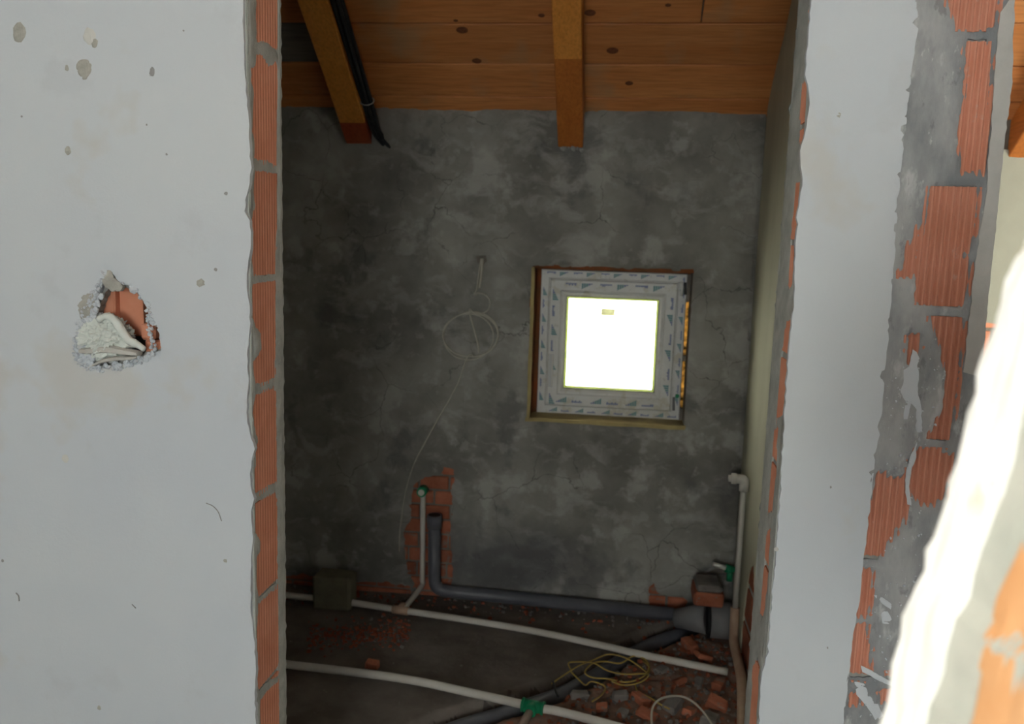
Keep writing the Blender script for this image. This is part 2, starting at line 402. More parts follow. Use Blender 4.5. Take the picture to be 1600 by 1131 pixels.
# white plaster of the next room on the same back wall
zb_ = at(1545, 505, 1, YB).z
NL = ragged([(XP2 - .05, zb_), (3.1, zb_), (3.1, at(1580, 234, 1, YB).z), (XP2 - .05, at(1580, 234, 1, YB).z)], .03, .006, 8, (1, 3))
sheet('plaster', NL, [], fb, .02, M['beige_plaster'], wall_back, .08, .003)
brick_field(wall_back, [(.75, .6), (1.5, zb_ + .1)], YB + .01, M['brick'], .2, .25, .012, 0, 0, 9)

# --- partition between the bathroom and the next room
bm = nb(); box(bm, (XP + .012, Y1 - .02, -.1), (XP2 - .008, YB + .04, 3.6))
wall_right = struct(obj('wall_right', bm, M['mortar'], origin=(0, 0, 0)))
fp = lambda u, v, w_: Vector((XP + .012 - w_, u, v))
# floor-level chase in it where the pipe drops
ch2 = ragged([(2.72, -.01), (2.98, -.01), (2.99, .12), (2.93, .34), (2.85, .40), (2.80, .3), (2.75, .14)], .02, .005, 12)
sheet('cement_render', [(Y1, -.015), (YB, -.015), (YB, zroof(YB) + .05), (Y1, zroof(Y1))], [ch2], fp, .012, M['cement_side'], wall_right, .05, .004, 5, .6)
sheet('plaster', [(Y1, -.015), (YB, -.015), (YB, zroof(YB) + .05), (Y1, zroof(Y1))], [], lambda u, v, w_: Vector((XP2 - .008 + w_, u, v)), .008, M['white'], wall_right, .15, .002)
for r in range(3):
    brick(wall_right, (XP + .008, 2.70, .01 + r * .14), (XP + .06, 2.835, .13 + r * .14), M['brick_red'], 40 + r)
    brick(wall_right, (XP + .008, 2.85, .01 + r * .14), (XP + .06, 3.03, .13 + r * .14), M['brick_red'], 50 + r)

# --- bathroom left wall (out of the photo's view) and walls of the front room
bm = nb(); box(bm, (XBL - .12, Y1 - .1, -.1), (XBL, YB + .3, 3.6)); struct(obj('wall_left', bm, M['cement_jamb'], origin=(0, 0, 0)))
bm = nb()   # left wall of the front room with a high opening for the sun
box(bm, (-2.5, -2.3, -.1), (-2.38, Y0 + .1, 2.9)); box(bm, (-2.5, -2.3, 3.75), (-2.38, Y0 + .1, 6.2)); box(bm, (-2.5, -2.3, 2.9), (-2.38, -1.15, 3.75)); box(bm, (-2.5, -.45, 2.9), (-2.38, Y0 + .1, 3.75))
struct(obj('wall_front_room_left', bm, M['white'], origin=(0, 0, 0)))
bm = nb(); box(bm, (-2.5, -2.42, -.1), (1.72, -2.3, 1.0)); box(bm, (-2.5, -2.42, 2.5), (1.72, -2.3, 6.4)); box(bm, (-2.5, -2.42, 1.0), (-.7, -2.3, 2.5)); box(bm, (.0, -2.42, 1.0), (1.72, -2.3, 2.5)); box(bm, (-.7, -2.42, 2.0), (.0, -2.3, 2.5))
struct(obj('wall_front_room_rear', bm, M['white'], origin=(0, 0, 0)))
bm = nb()   # right wall of the front room, with a window
box(bm, (1.6, -2.3, -.1), (1.72, .35, .9)); box(bm, (1.6, -2.3, .9), (1.72, -.75, 2.4)); box(bm, (1.6, -.35, .9), (1.72, .35, 2.4)); box(bm, (1.6, -.75, 2.0), (1.72, -.35, 2.4)); box(bm, (1.6, -2.3, 2.4), (1.72, .35, 6.2))
struct(obj('wall_front_room_right', bm, M['white'], origin=(0, 0, 0)))
bm = nb()   # far side of the next room, with a window
box(bm, (2.6, Y0, -.1), (2.72, YB + .1, .9)); box(bm, (2.6, Y0, 2.0), (2.72, YB + .1, 3.6)); box(bm, (2.6, Y0, .9), (2.72, 2.1, 2.0)); box(bm, (2.6, 2.5, .9), (2.72, YB + .1, 2.0)); box(bm, (2.6, 2.1, 1.3), (2.72, 2.5, 2.0))
struct(obj('wall_next_room_right', bm, M['white'], origin=(0, 0, 0)))

# --- door wall, left part
def split_wall(name, x0, x1, hole=None):
    bm = nb()
    box(bm, (x0, Y0 + .10, -.1), (x1, Y1 - .012, zroof(Y1) + .1))
    if hole is None: box(bm, (x0, Y0 + .015, -.1), (x1, Y0 + .10, zroof(Y1) + .1))
    return struct(obj(name, bm, M['mortar'], origin=(0, 0, 0)))
Fp = lambda pts: px_poly(pts, 1, Y0, (0, 2))
ZT = 2.15
wall_fl = split_wall('wall_front_left', -2.45, XL - .004, True)
cav = ragged(Fp([(163, 428), (172, 426), (186, 444), (203, 447), (217, 463), (227, 480), (232, 505), (243, 508), (249, 530), (251, 548), (238, 552), (222, 556), (205, 566), (178, 572), (148, 572), (128, 560), (124, 545), (128, 524), (136, 505), (142, 488), (146, 468), (156, 450)]), .0028, .0030, 21)
cav_core = [((x + 0) * 1, z) for x, z in ragged(Fp([(166, 446), (200, 452), (214, 468), (226, 488), (230, 510), (242, 514), (248, 545), (226, 550), (204, 562), (150, 567), (130, 553), (130, 530), (144, 500), (150, 470)]), .004, .0032, 22)]
sheet('blockwork', [(-2.45, -.1), (XL - .004, -.1), (XL - .004, 3.4), (-2.45, 3.4)], [cav_core], lambda u, v, w_: Vector((u, Y0 + .10 - w_, v)), .085, M['mortar'], wall_fl, .06, .0015, 20, 1)
edge = [(378, -12), (379, 20), (378, 45), (381, 75), (379, 100), (383, 130), (384, 155), (386, 175), (388, 205), (388, 235), (391, 262), (388, 285), (383, 312), (381, 330), (388, 345), (391, 380), (386, 415), (384, 440), (388, 470), (389, 505), (385, 555), (387, 600), (383, 645), (391, 685), (396, 702), (391, 722), (390, 760), (395, 780), (391, 800), (394, 850), (390, 875), (391, 905), (391, 950), (394, 980), (396, 1005), (398, 1050), (397, 1100), (400, 1145)]
e2 = Fp(edge)
er = ragged(e2, .010, .0022, 31, closed=False)
outer = [(-2.4, 3.3)] + [(XL, 3.3), (XL, 1.95)] + er + [(XL, .45), (XL, 0), (-2.4, 0)]
sheet('plaster', outer, [cav], lambda u, v, w_: Vector((u, Y0 + .015 - w_, v)), .015, M['white'], wall_fl, .03, .0016, 5, .75)
# cement base coat under the white plaster, broken back behind its edge
bc = ragged(Fp([(x + 5, y) for x, y in edge]), .008, .002, 33, closed=False)
sheet('base_coat', [(-.85, 3.3), (XL - .001, 3.3), (XL - .001, 1.95)] + [(min(x, XL + .0), z) for x, z in bc] + [(XL - .001, .4), (XL - .001, 0), (-.85, 0)], [], lambda u, v, w_: Vector((u, Y0 + .0165 - w_, v)), .006, M['cement_jamb'], wall_fl, .03, .001, 30, .7)
# bathroom-side render, its broken edge seen beyond the bricks
rr_ = ragged([(XL + .001, z * .1) for z in range(0, 23)], .012, .003, 35, closed=False)
sheet('rear_render', [(-1.75, 0)] + rr_ + [(XL, 3.3), (-1.75, 3.3)], [], lambda u, v, w_: Vector((u, Y1 - .012 + w_, v)), .012, M['cement_jamb'], wall_fl, .06, .002, 20, .8)
# mortar skin on the jamb with the clay blocks showing through
J = lambda pts, X: px_poly(pts, 0, X, (1, 2))
jb = [[(401, -12), (434, -12), (434, 40), (433, 78), (427, 74), (420, 68), (411, 64), (402, 66), (401, 30)],
      [(393, 108), (399, 104), (401, 85), (408, 86), (415, 92), (420, 104), (426, 102), (432, 95), (434, 110), (434, 180), (433, 259), (425, 256), (418, 250), (404, 250), (397, 247), (399, 225), (395, 205), (396, 180), (397, 140), (393, 125)],
      [(399, 268), (412, 267), (425, 271), (434, 270), (433, 330), (431, 428), (415, 430), (397, 429), (394, 410), (394, 350), (396, 335), (400, 320), (396, 300)],
      [(396, 443), (412, 441), (432, 440), (431, 500), (430, 590), (418, 595), (400, 600), (397, 585), (396, 565), (404, 555), (409, 545), (408, 520), (400, 512), (397, 500), (391, 490), (393, 465)],
      [(400, 617), (412, 612), (428, 606), (432, 612), (432, 660), (433, 752), (422, 757), (408, 766), (397, 772), (394, 760), (396, 740), (402, 725), (401, 700), (404, 690), (399, 670), (394, 655), (396, 635)],
      [(398, 786), (412, 779), (432, 769), (433, 800), (434, 910), (425, 915), (416, 926), (405, 934), (401, 910), (402, 870), (406, 862), (407, 845), (402, 835), (397, 830), (395, 812)],
      [(404, 945), (415, 934), (424, 925), (435, 919), (436, 980), (435, 1056), (426, 1060), (415, 1068), (405, 1080), (402, 1060), (404, 1020), (401, 1000), (403, 970)],
      [(407, 1093), (418, 1080), (436, 1064), (437, 1145), (408, 1145), (406, 1115)]]
jh = [ragged(J(p, XL), .008, .0025, 41 + i) for i, p in enumerate(jb)]
sheet('jamb_mortar', [(Y0 + .010, 0), (Y1 - .002, 0), (Y1 - .002, 3.2), (Y0 + .010, 3.2)], jh, lambda u, v, w_: Vector((XL - .004 + w_, u, v)), .006, M['cement_jamb'], wall_fl, .018, .0016, 30, .55)
def grooved_brick(parent, axis, n, a0, a1, z0, z1, face, depth, m, gd=.0022, seed=0):
    """hollow clay block with combed vertical grooves on its face; axis 0: face looks +X/-X, runs along Y; axis 1: face looks -Y, runs along X"""
    bm = nb(); pr = []
    k = n * 4
    for i in range(k + 1):
        t = i / k; q = a0 + (a1 - a0) * t
        pr.append((q, gd if i % 4 in (1, 2) else 0))
    rows = []
    rr = random.Random(seed); s = 1 if depth > 0 else -1
    for z in (z0 + rr.uniform(0, .003), z1 - rr.uniform(0, .003)):
        rows.append([bm.verts.new((face + s * d, q, z) if axis == 0 else (q, face + s * d, z)) for q, d in pr])
        rows[-1] += [bm.verts.new((face + depth, q, z) if axis == 0 else (q, face + depth, z)) for q in (a1, a0)]
    L = len(rows[0])
    for i in range(L): bm.faces.new((rows[0][i], rows[0][(i + 1) % L], rows[1][(i + 1) % L], rows[1][i]))
    bm.faces.new(list(reversed(rows[0]))); bm.faces.new(rows[1])
    return obj('brick', bm, m, parent)
zjl = [at(415, y, 0, XL).z for y in (82, 262, 435, 605, 772, 927, 1070)]
zs = [zjl[0] + .2] + zjl + [zjl[-1] - .2]
for i in range(len(zs) - 1):
    grooved_brick(wall_fl, 0, 11, Y0 + .018, Y1 - .016, zs[i + 1] + .004, zs[i] - .004, XL - .0005, -.09, M['brick'], .0012, i)
# chips, stains and flecks on the plaster
def fleck(parent, x, y, rx, ry, m, name='plaster_chip', seed=0, Y=Y0, raise_=.0012):
    c = at(x, y, 1, Y); a = at(x + 1, y, 1, Y).x - c.x
    rr = random.Random(seed); n = 14
    pl = [(c.x + rx * a * math.cos(2 * PI * i / n) * rr.uniform(.78, 1.15), c.z + ry * a * math.sin(2 * PI * i / n) * rr.uniform(.78, 1.15)) for i in range(n)]
    return sheet(name, ragged(pl, .003, .0008, seed), [], lambda u, v, w_: Vector((u, Y - w_, v)), raise_, m, parent, .004, .0008, 200, .2)
for i, (x, y, rx, ry, m) in enumerate([(30, 51, 12, 14, 'chip'), (132, 107, 13, 15, 'chip'), (139, 57, 10, 12, 'chip_faint'), (148, 67, 5, 7, 'chip'), (104, 107, 3.5, 5, 'chip'), (237, 112, 4.5, 7, 'chip_dark'),
                                       (106, 235, 5, 6, 'chip'), (313, 442, 7, 6, 'chip'), (337, 421, 2.5, 3, 'chip_dark'), (102, 717, 6, 6, 'chip_faint'), (158, 796, 2.5, 3, 'chip_dark'), (352, 876, 3, 3, 'chip'),
                                       (155, 1106, 3, 4, 'chip'), (353, 302, 3, 2.5, 'chip_dark'), (260, 241, 2, 2, 'chip_dark'), (229, 195, 1.6, 1.6, 'chip_dark'), (34, 182, 1.6, 1.6, 'chip_dark'), (4, 876, 2.5, 2.5, 'chip_dark'), (287, 48, 1.5, 1.5, 'chip_dark')]):
    fleck(wall_fl, x, y, rx, ry, M[m], seed=60 + i)
def scratch(parent, pts, r=.0009):
    bm = nb(); tube(bm, smooth_path([at(x, y, 1, Y0 - .0005) for x, y in pts]), r, 4); return obj('scratch', bm, M['chip_dark'], parent)
scratch(wall_fl, [(322, 786), (333, 791), (341, 800), (346, 814)]); scratch(wall_fl, [(25, 926), (29, 931), (30, 939)], .0014); scratch(wall_fl, [(206, 944), (212, 950)])
# loose crumbs of plaster around the hole
rim = nb(); rr = random.Random(5)
def rock(bm, c, s, rr, sub=1):
    r = bmesh.ops.create_icosphere(bm, subdivisions=sub, radius=1)
    sc = Vector((rr.uniform(.6, 1.2), rr.uniform(.6, 1.2), rr.uniform(.5, 1))) * s
    q = Matrix.Rotation(rr.uniform(0, 6), 3, Vector((rr.random(), rr.random(), rr.random() + .1)).normalized()); o = rr.uniform(0, 99)
    for v in r['verts']:
        v.co = v.co * (1 + .5 * noise.noise(v.co * 1.3 + Vector((o, 0, 0)))); v.co = q @ Vector((v.co.x * sc.x, v.co.y * sc.y, v.co.z * sc.z)) + Vector(c)
cp = Fp([(163, 428), (150, 452), (140, 470), (130, 490), (122, 515), (118, 540), (120, 560), (135, 574), (165, 576), (200, 570), (225, 560), (240, 555), (230, 480), (212, 456)])
for i in range(420):
    k = rr.randrange(0, 12) if rr.random() < .8 else rr.randrange(len(cp)); a = cp[k % len(cp)]; b = cp[(k + 1) % len(cp)]; t = rr.random()
    rock(rim, (a[0] + (b[0] - a[0]) * t + rr.uniform(-.006, .004), Y0 - rr.uniform(-.006, .001), a[1] + (b[1] - a[1]) * t + rr.uniform(-.006, .006)), rr.uniform(.0012, .0052), rr)
ro = obj('plaster_crumbs', rim, M['white'], wall_fl); ro['kind'] = 'stuff'
chk = nb(); rr = random.Random(15)
for x, y in [(128, 505), (122, 520), (119, 535), (126, 548), (136, 560), (124, 530), (132, 515), (140, 500), (144, 486), (148, 474), (152, 462), (120, 512), (114, 545), (130, 540), (138, 492), (112, 528), (207, 452), (218, 462), (226, 478), (232, 495), (236, 503), (150, 575), (165, 577), (182, 573), (200, 570), (215, 566), (232, 560), (243, 556), (126, 558), (134, 569)]:
    for j in range(4):
        p = at(x + rr.uniform(-5, 5), y + rr.uniform(-4, 4), 1, Y0); rock(chk, (p.x, Y0 + .003 + rr.uniform(0, .006), p.z), rr.uniform(.0025, .010), rr, 1)
for v in chk.verts: v.co.y = Y0 + .004 + (v.co.y - Y0 - .004) * .55
o = obj('plaster_chunks', chk, M['white'], wall_fl); o['kind'] = 'stuff'
# grey patch of bare base coat left of the cavity and above it
for i, p in enumerate([[(128, 462), (142, 458), (146, 470), (138, 492), (128, 500), (120, 488), (122, 474)], [(161, 430), (170, 424), (184, 440), (190, 452), (178, 456), (164, 450), (158, 444)]]):
    sheet('base_coat', ragged(Fp(p), .0025, .0045, 80 + i), [], lambda u, v, w_: Vector((u, Y0 + .012 - w_, v)), .0135, M['chip'], wall_fl, .005, .002, 150, .75)
# blocks exposed inside the cavity
def P1(x, y, Y): return at(x, y, 1, Y)
a = P1(140, 522, Y0 + .045); b = P1(196, 448, Y0 + .045)
brick(wall_fl, (a.x, Y0 + .035, a.z), (b.x - .018, Y0 + .09, b.z), M['brick'], 71)
brick(wall_fl, (b.x - .02, Y0 + .052, a.z), (b.x + .03, Y0 + .09, b.z + .004), M['brick'], 73)
a = P1(229, 553, Y0 + .03); b = P1(252, 508, Y0 + .03)
brick(wall_fl, (a.x + .004, Y0 + .018, a.z), (b.x + .01, Y0 + .06, (a.z + b.z) / 2), M['brick'], 72)
brick(wall_fl, (a.x, Y0 + .012, (a.z + b.z) / 2 + .002), (b.x - .004, Y0 + .06, b.z + .004), M['brick'], 74)

# --- door wall, right part: white pier and the stripped end of the partition
wall_fr = split_wall('wall_front_right', XR + .004, XP2 - .004)
el = [(1270, -12), (1264, 60), (1261, 100), (1258, 116), (1262, 132), (1267, 160), (1263, 185), (1258, 215), (1251, 235), (1251, 250), (1254, 280), (1250, 310), (1248, 330), (1245, 370), (1243, 410), (1243, 450), (1240, 480), (1236, 520), (1232, 560), (1228, 620), (1225, 680), (1221, 735), (1221, 765), (1214, 850), (1210, 900), (1205, 960), (1202, 1000), (1199, 1030), (1192, 1050), (1188, 1090), (1185, 1145)]
rt = [(1436, -12), (1435, 45), (1430, 75), (1428, 95), (1423, 140), (1416, 200), (1410, 260), (1403, 330), (1398, 420), (1392, 480), (1389, 520), (1386, 560), (1381, 620), (1375, 680), (1366, 740), (1359, 800), (1355, 840), (1349, 880), (1345, 930), (1340, 960), (1333, 1000), (1328, 1050), (1324, 1090), (1317, 1145)]
wl = ragged(Fp(el), .010, .0028, 91, closed=False); wr = ragged(Fp(rt), .010, .0022, 92, closed=False)
outer = [(XR, 3.2), (XR, 1.92)] + wl + [(XR, .42), (XR, 0), (.45, 0), (.45, .42)] + list(reversed(wr)) + [(.455, 1.92), (.455, 3.2)]
sheet('plaster', outer, [], lambda u, v, w_: Vector((u, Y0 + .015 - w_, v)), .015, M['white'], wall_fr, .025, .0014, 5, .75)
# right jamb skin with slivers of block
rb = [[(1262, 10), (1268, 8), (1268, 40), (1262, 60)], [(1252, 128), (1261, 130), (1257, 215), (1249, 228), (1250, 160)], [(1243, 285), (1250, 284), (1245, 370), (1238, 440), (1231, 455), (1235, 370)], [(1228, 500), (1236, 500), (1229, 590), (1222, 650), (1213, 652), (1218, 570)],
      [(1209, 672), (1216, 668), (1212, 740), (1206, 800), (1199, 800), (1204, 730)], [(1198, 830), (1204, 826), (1200, 900), (1193, 962), (1187, 960), (1193, 890)], [(1176, 1040), (1184, 1025), (1187, 1040), (1180, 1145), (1169, 1145)]]
rh = [ragged(J(p, XR), .010, .003, 101 + i) for i, p in enumerate(rb)]
sheet('jamb_mortar', [(Y0 + .008, 0), (Y1 - .002, 0), (Y1 - .002, 3.2), (Y0 + .008, 3.2)], rh, lambda u, v, w_: Vector((XR + .004 - w_, u, v)), .006, M['cement_jamb'], wall_fr, .02, .0016, 30, .55)
for i in range(10):
    grooved_brick(wall_fr, 0, 11, Y0 + .018, Y1 - .016, .1 + i * .2 + .004 - .02, .3 + i * .2 - .004 - .02, XR + .0005, .09, M['brick'], .0012, 20 + i)
rr_ = ragged([(XR - .001, z * .1) for z in range(0, 23)], .012, .003, 36, closed=False)
sheet('rear_render', [(XP, 0), (XP, 3.3), (XR, 3.3)] + list(reversed(rr_)), [], lambda u, v, w_: Vector((u, Y1 - .012 + w_, v)), .012, M['cement_jamb'], wall_fr, .06, .002, 20, .8)
# stripped pier face
YPF = Y0 + .004
Pp = lambda pts: px_poly(pts, 1, YPF, (0, 2))
pb = [[(1481, -12), (1562, -12), (1562, 10), (1556, 25), (1553, 38), (1540, 45), (1500, 43), (1496, 30), (1487, 15)],
      [(1514, 60), (1543, 60), (1547, 90), (1549, 120), (1545, 150), (1548, 180), (1545, 210), (1540, 266), (1506, 266), (1500, 205), (1512, 150), (1514, 100)],
      [(1456, 290), (1528, 290), (1527, 330), (1524, 358), (1517, 385), (1508, 392), (1498, 399), (1510, 408), (1515, 412), (1511, 424), (1514, 440), (1511, 455), (1498, 480), (1460, 478), (1440, 474), (1433, 470), (1435, 432), (1442, 400), (1451, 330)],
      [(1435, 362), (1438, 374), (1427, 430), (1405, 434), (1403, 426), (1414, 420), (1422, 388)],
      [(1456, 493), (1498, 495), (1507, 513), (1508, 536), (1500, 556), (1499, 582), (1494, 620), (1488, 660), (1481, 690), (1452, 687), (1463, 668), (1476, 640), (1482, 600), (1475, 550), (1463, 508)],
      [(1422, 525), (1435, 523), (1435, 545), (1424, 568), (1420, 564)],
      [(1434, 705), (1460, 700), (1475, 708), (1488, 716), (1485, 745), (1475, 775), (1460, 787), (1440, 785), (1424, 770), (1422, 740), (1426, 715)],
      [(1371, 743), (1380, 742), (1384, 749), (1408, 750), (1418, 743), (1420, 795), (1406, 820), (1396, 835), (1382, 855), (1374, 876), (1350, 876), (1356, 835), (1362, 790)],
      [(1347, 892), (1363, 893), (1361, 930), (1356, 963), (1341, 960)],
      [(1334, 990), (1342, 979), (1352, 978), (1356, 1010), (1359, 1040), (1363, 1061), (1331, 1061), (1328, 1050)],
      [(1385, 1052), (1397, 1050), (1396, 1066), (1388, 1064)], [(1376, 1084), (1384, 1078), (1396, 1082), (1394, 1096), (1380, 1097)], [(1330, 1090), (1345, 1082), (1340, 1100), (1328, 1104)]]
ph = [ragged(Pp(p), .006, .0022, 121 + i) for i, p in enumerate(pb)]
cr = [(1490, -12), (1560, -12)]
re_ = ragged(Pp([(1589, -12), (1582, 140), (1571, 230), (1562, 320), (1549, 440), (1540, 540), (1530, 620), (1518, 740), (1500, 900), (1484, 1145)]), .012, .0015, 140, closed=False)
sheet('render_skin', [(.44, 3.2), (.44, 0), (re_[-1][0], 0)] + list(reversed(re_)) + [(re_[0][0], 3.2)], ph, lambda u, v, w_: Vector((u, Y0 + .016 - w_, v)), .012, M['cement_pier'], wall_fr, .012, .0022, 22, .45)
zjp = [at(1450, y, 1, Y0).z for y in (-165, 55, 284, 486, 694, 884, 1070)] + [at(1450, 1070, 1, Y0).z - .19]
for i in range(len(zjp) - 1):
    grooved_brick(wall_fr, 1, 14, .447, XP2 - .008, zjp[i + 1] + .006, zjp[i] - .006, YPF + .002, .09, M['brick_pier'], .0042, 50 + i)
# smoother render down the outer edge of the pier and its corner bead
cb = Pp([(1562, 20), (1553, 120), (1548, 200), (1541, 300), (1528, 380), (1520, 440), (1512, 520), (1505, 580)])
ed2 = Pp([(1586, -12), (1580, 140), (1568, 230), (1559, 320), (1546, 440), (1537, 540), (1533, 590)])
sheet('edge_render', ragged(cb + list(reversed(ed2)), .01, .002, 150), [], lambda u, v, w_: Vector((u, YPF - w_, v)), .003, M['pier_smooth'], wall_fr, .012, .0015, 30, .5)
# white plaster splashes on the pier
for i, p in enumerate([[(1427, 545), (1433, 550), (1438, 565), (1436, 580), (1434, 612), (1440, 640), (1441, 668), (1436, 690), (1430, 668), (1432, 640), (1424, 630), (1418, 655), (1412, 655), (1414, 630), (1407, 612), (1412, 600), (1412, 578), (1420, 572), (1424, 558)],
                       [(1428, 700), (1433, 690), (1431, 715), (1424, 735), (1420, 760), (1424, 790), (1418, 788), (1414, 760), (1416, 735), (1422, 715)],
                       [(1365, 930), (1380, 932), (1394, 945), (1392, 952), (1378, 944)], [(1376, 952), (1388, 952), (1394, 968), (1388, 976), (1378, 974)],
                       [(1345, 1040), (1362, 1048), (1385, 1062), (1398, 1068), (1396, 1074), (1370, 1062), (1348, 1050)], [(1335, 1065), (1350, 1068), (1362, 1090), (1375, 1118), (1368, 1125), (1352, 1100), (1338, 1085)], [(1362, 1100), (1372, 1100), (1380, 1118), (1374, 1124)]]):
    sheet('plaster_splash', ragged(Pp(p), .005, .0014, 160 + i), [], lambda u, v, w_: Vector((u, YPF + .001 - w_, v)), .0032, M['white'], wall_fr, .008, .001, 80, .3)
fl = nb(); rr = random.Random(77)
for i in range(170):
    y = rr.uniform(560, 1125); xl = 1383 + (560 - y) * .105; x = xl + rr.uniform(8, 115)
    if x > 1500 - (y - 600) * .22: continue
    q = at(x, y, 1, YPF - .0006)
    if any(inpoly(q.x, q.z, h) for h in ph): continue
    rock(fl, q, rr.uniform(.0008, .0026), rr)
o = obj('plaster_flecks', fl, M['white'], wall_fr); o['kind'] = 'stuff'
fleck(wall_fr, 1311, 180, 4, 4, M['chip'], seed=201); fleck(wall_fr, 1213, 858, 4, 4, M['chip_faint'], seed=202)
for i, (x, y) in enumerate([(1298, 1011 - 250), (1265, 818), (1293, 1012)]): fleck(wall_fr, x, y, 1.6, 2, M['chip_dark'], seed=210 + i)

# --- lintel over the openings (above the photo) and roof gable fill
bm = nb(); box(bm, (XL - .004, Y0 + .015, 2.2), (XR + .004, Y1 - .012, 3.4)); box(bm, (XP2 - .004, Y0 + .015, 2.25), (3.2, Y1 - .012, 3.4)); box(bm, (1.6, .35, -.1), (1.72, Y1, 3.4))
struct(obj('wall_front_top', bm, M['white'], origin=(0, 0, 0)))

# --- near wall: the broken opening the picture is taken through
YF, YNN = .52, .34             # far (seen) edge and near edge of its broken reveal
ne = [(1640, 290), (1625, 330), (1602, 388), (1585, 425), (1565, 470), (1556, 520), (1538, 570), (1530, 610), (1518, 660), (1510, 705), (1490, 765), (1468, 828), (1456, 862), (1450, 895), (1430, 920), (1420, 962), (1416, 1000), (1400, 1045), (1392, 1090), (1378, 1150), (1365, 1200), (1350, 1270)]
far = [at(x, y, 1, YF) for x, y in ne]
def xfar(z):
    for p, q in zip(far, far[1:]):
        if q.z <= z <= p.z: return q.x + (p.x - q.x) * (z - q.z) / (p.z - q.z)
    return far[0].x if z > far[0].z else far[-1].x
NRM = Vector((-.96, -.27, 0))
def fnear(u, v, w_): return Vector((xfar(v) + .05 * u, YF - (YF - YNN) * u, v)) + NRM * w_
def proj(p):
    q = p - EYE; c = q.dot(AX[2]); return 800 + F * q.dot(AX[0]) / c, 565.5 + F * q.dot(AX[1]) / c
def surf(x, y):
    """(u, z) on the broken reveal met by a line of sight"""
    best = None
    for i in range(0, 101):
        Y = YNN + (YF - YNN) * i / 100; p = at(x, y, 1, Y); u = (YF - Y) / (YF - YNN); d = abs(p.x - xfar(p.z) - .05 * u)
        if best is None or d < best[0]: best = (d, u, p.z)
    return best[1], best[2]
z1n, z0n = far[0].z, far[-1].z
bm = nb(); rows = []
N_ = 60
for k in range(N_ + 1):
    z = z0n + (z1n - z0n) * k / N_
    rows.append([bm.verts.new(c) for c in (fnear(.0, z, -.003), fnear(.15, z, .0005), fnear(1, z, .0005), Vector((.8, YNN, z)), Vector((.8, YF, z)))])
for a_, b_ in zip(rows, rows[1:]):
    for k in range(5): bm.faces.new((a_[k], a_[(k + 1) % 5], b_[(k + 1) % 5], b_[k]))
bm.faces.new(rows[0]); bm.faces.new(rows[-1])
wall_near = struct(obj('wall_near', bm, M['near_grey'], origin=(0, 0, 0)))
zz = [z1n - .001 - (z1n - z0n - .002) * k / 90 for k in range(91)]
bandp = [surf(x, y) for x, y in [(1600, 640), (1590, 700), (1560, 790), (1530, 880), (1500, 960), (1478, 1050), (1450, 1131), (1430, 1200)]]
edge0 = [(-.01 + .02 * noise.noise((z * 40, 2, 2)) + .012 * noise.noise((z * 130, 2, 2)), z) for z in zz]
inner = [(.34, z1n - .001), (.30, bandp[0][1] + .08)] + bandp
inner[-1] = (inner[-1][0], zz[-1])
inner = ragged(inner, .008, .006, 199, closed=False)
sheet('plaster', edge0 + list(reversed(inner)), [], fnear, .004, M['near_white'], wall_near, .014, .0025, 22, .1)
for i, p in enumerate([[(1700, 800), (1700, 1010), (1540, 1000), (1560, 940), (1600, 850)], [(1700, 1025), (1690, 1240), (1500, 1240), (1520, 1120), (1536, 1016)], [(1632, 600), (1700, 600), (1700, 790), (1622, 790)]]):
    sheet('brick', ragged([surf(x, y) for x, y in p], .008, .010, 185 + i), [], fnear, .002, M['near_brick'], wall_near, .02, .001, 30, .4)

# --- roof boards
ceiling = struct(empty('ceiling', (0, YB, ZC)))
def slope_s(x, y):
    """distance up the slope from the back wall at which a line of sight meets the boards"""
    d = AX[0] * ((x - 800) / F) + AX[1] * ((y - 565.5) / F) + AX[2]
    t = (ZC + YB * SL - EYE.z) / (d.z + SL * d.y)
    p = EYE + d * t
    return (YB - p.y) * math.hypot(1, SL), p
cosr = 1 / math.hypot(1, SL)
cuts = [-.16, slope_s(850, 152)[0], slope_s(850, 100)[0], slope_s(850, 37)[0]]
print('ceil cuts', cuts, 'ZC', ZC)
wd = cuts[3] - cuts[2]
while cuts[-1] < 7.0: cuts.append(cuts[-1] + wd)
def plank(x0, x1, s0, s1, m, seed=0):
    bm = nb()
    g_ = .0025
    vs = []
    for s, n_ in ((s0 + g_, 0), (s0 + g_, .02), (s1 - g_, .02), (s1 - g_, 0)):
        y = YB - s * cosr; z = ZC + s * SL * cosr
        ny, nz_ = SL * cosr, cosr
        vs.append((y + ny * n_, z + nz_ * n_))
    # slight bevel on the lower edges
    pts = [(vs[0][0] + .003, vs[0][1]), vs[1], vs[2], (vs[3][0], vs[3][1])]
    A = [bm.verts.new((x0, y, z)) for y, z in vs]; Bv = [bm.verts.new((x1, y, z)) for y, z in vs]
    for i in range(4): bm.faces.new((A[i], A[(i + 1) % 4], Bv[(i + 1) % 4], Bv[i]))
    bm.faces.new(A); bm.faces.new(Bv)
    bmesh.ops.bevel(bm, geom=list(bm.edges), offset=.002, segments=1, affect='EDGES')
    return obj('plank', bm, m, ceiling)
rr = random.Random(9)
gx = slope_s(492, 80)[1].x
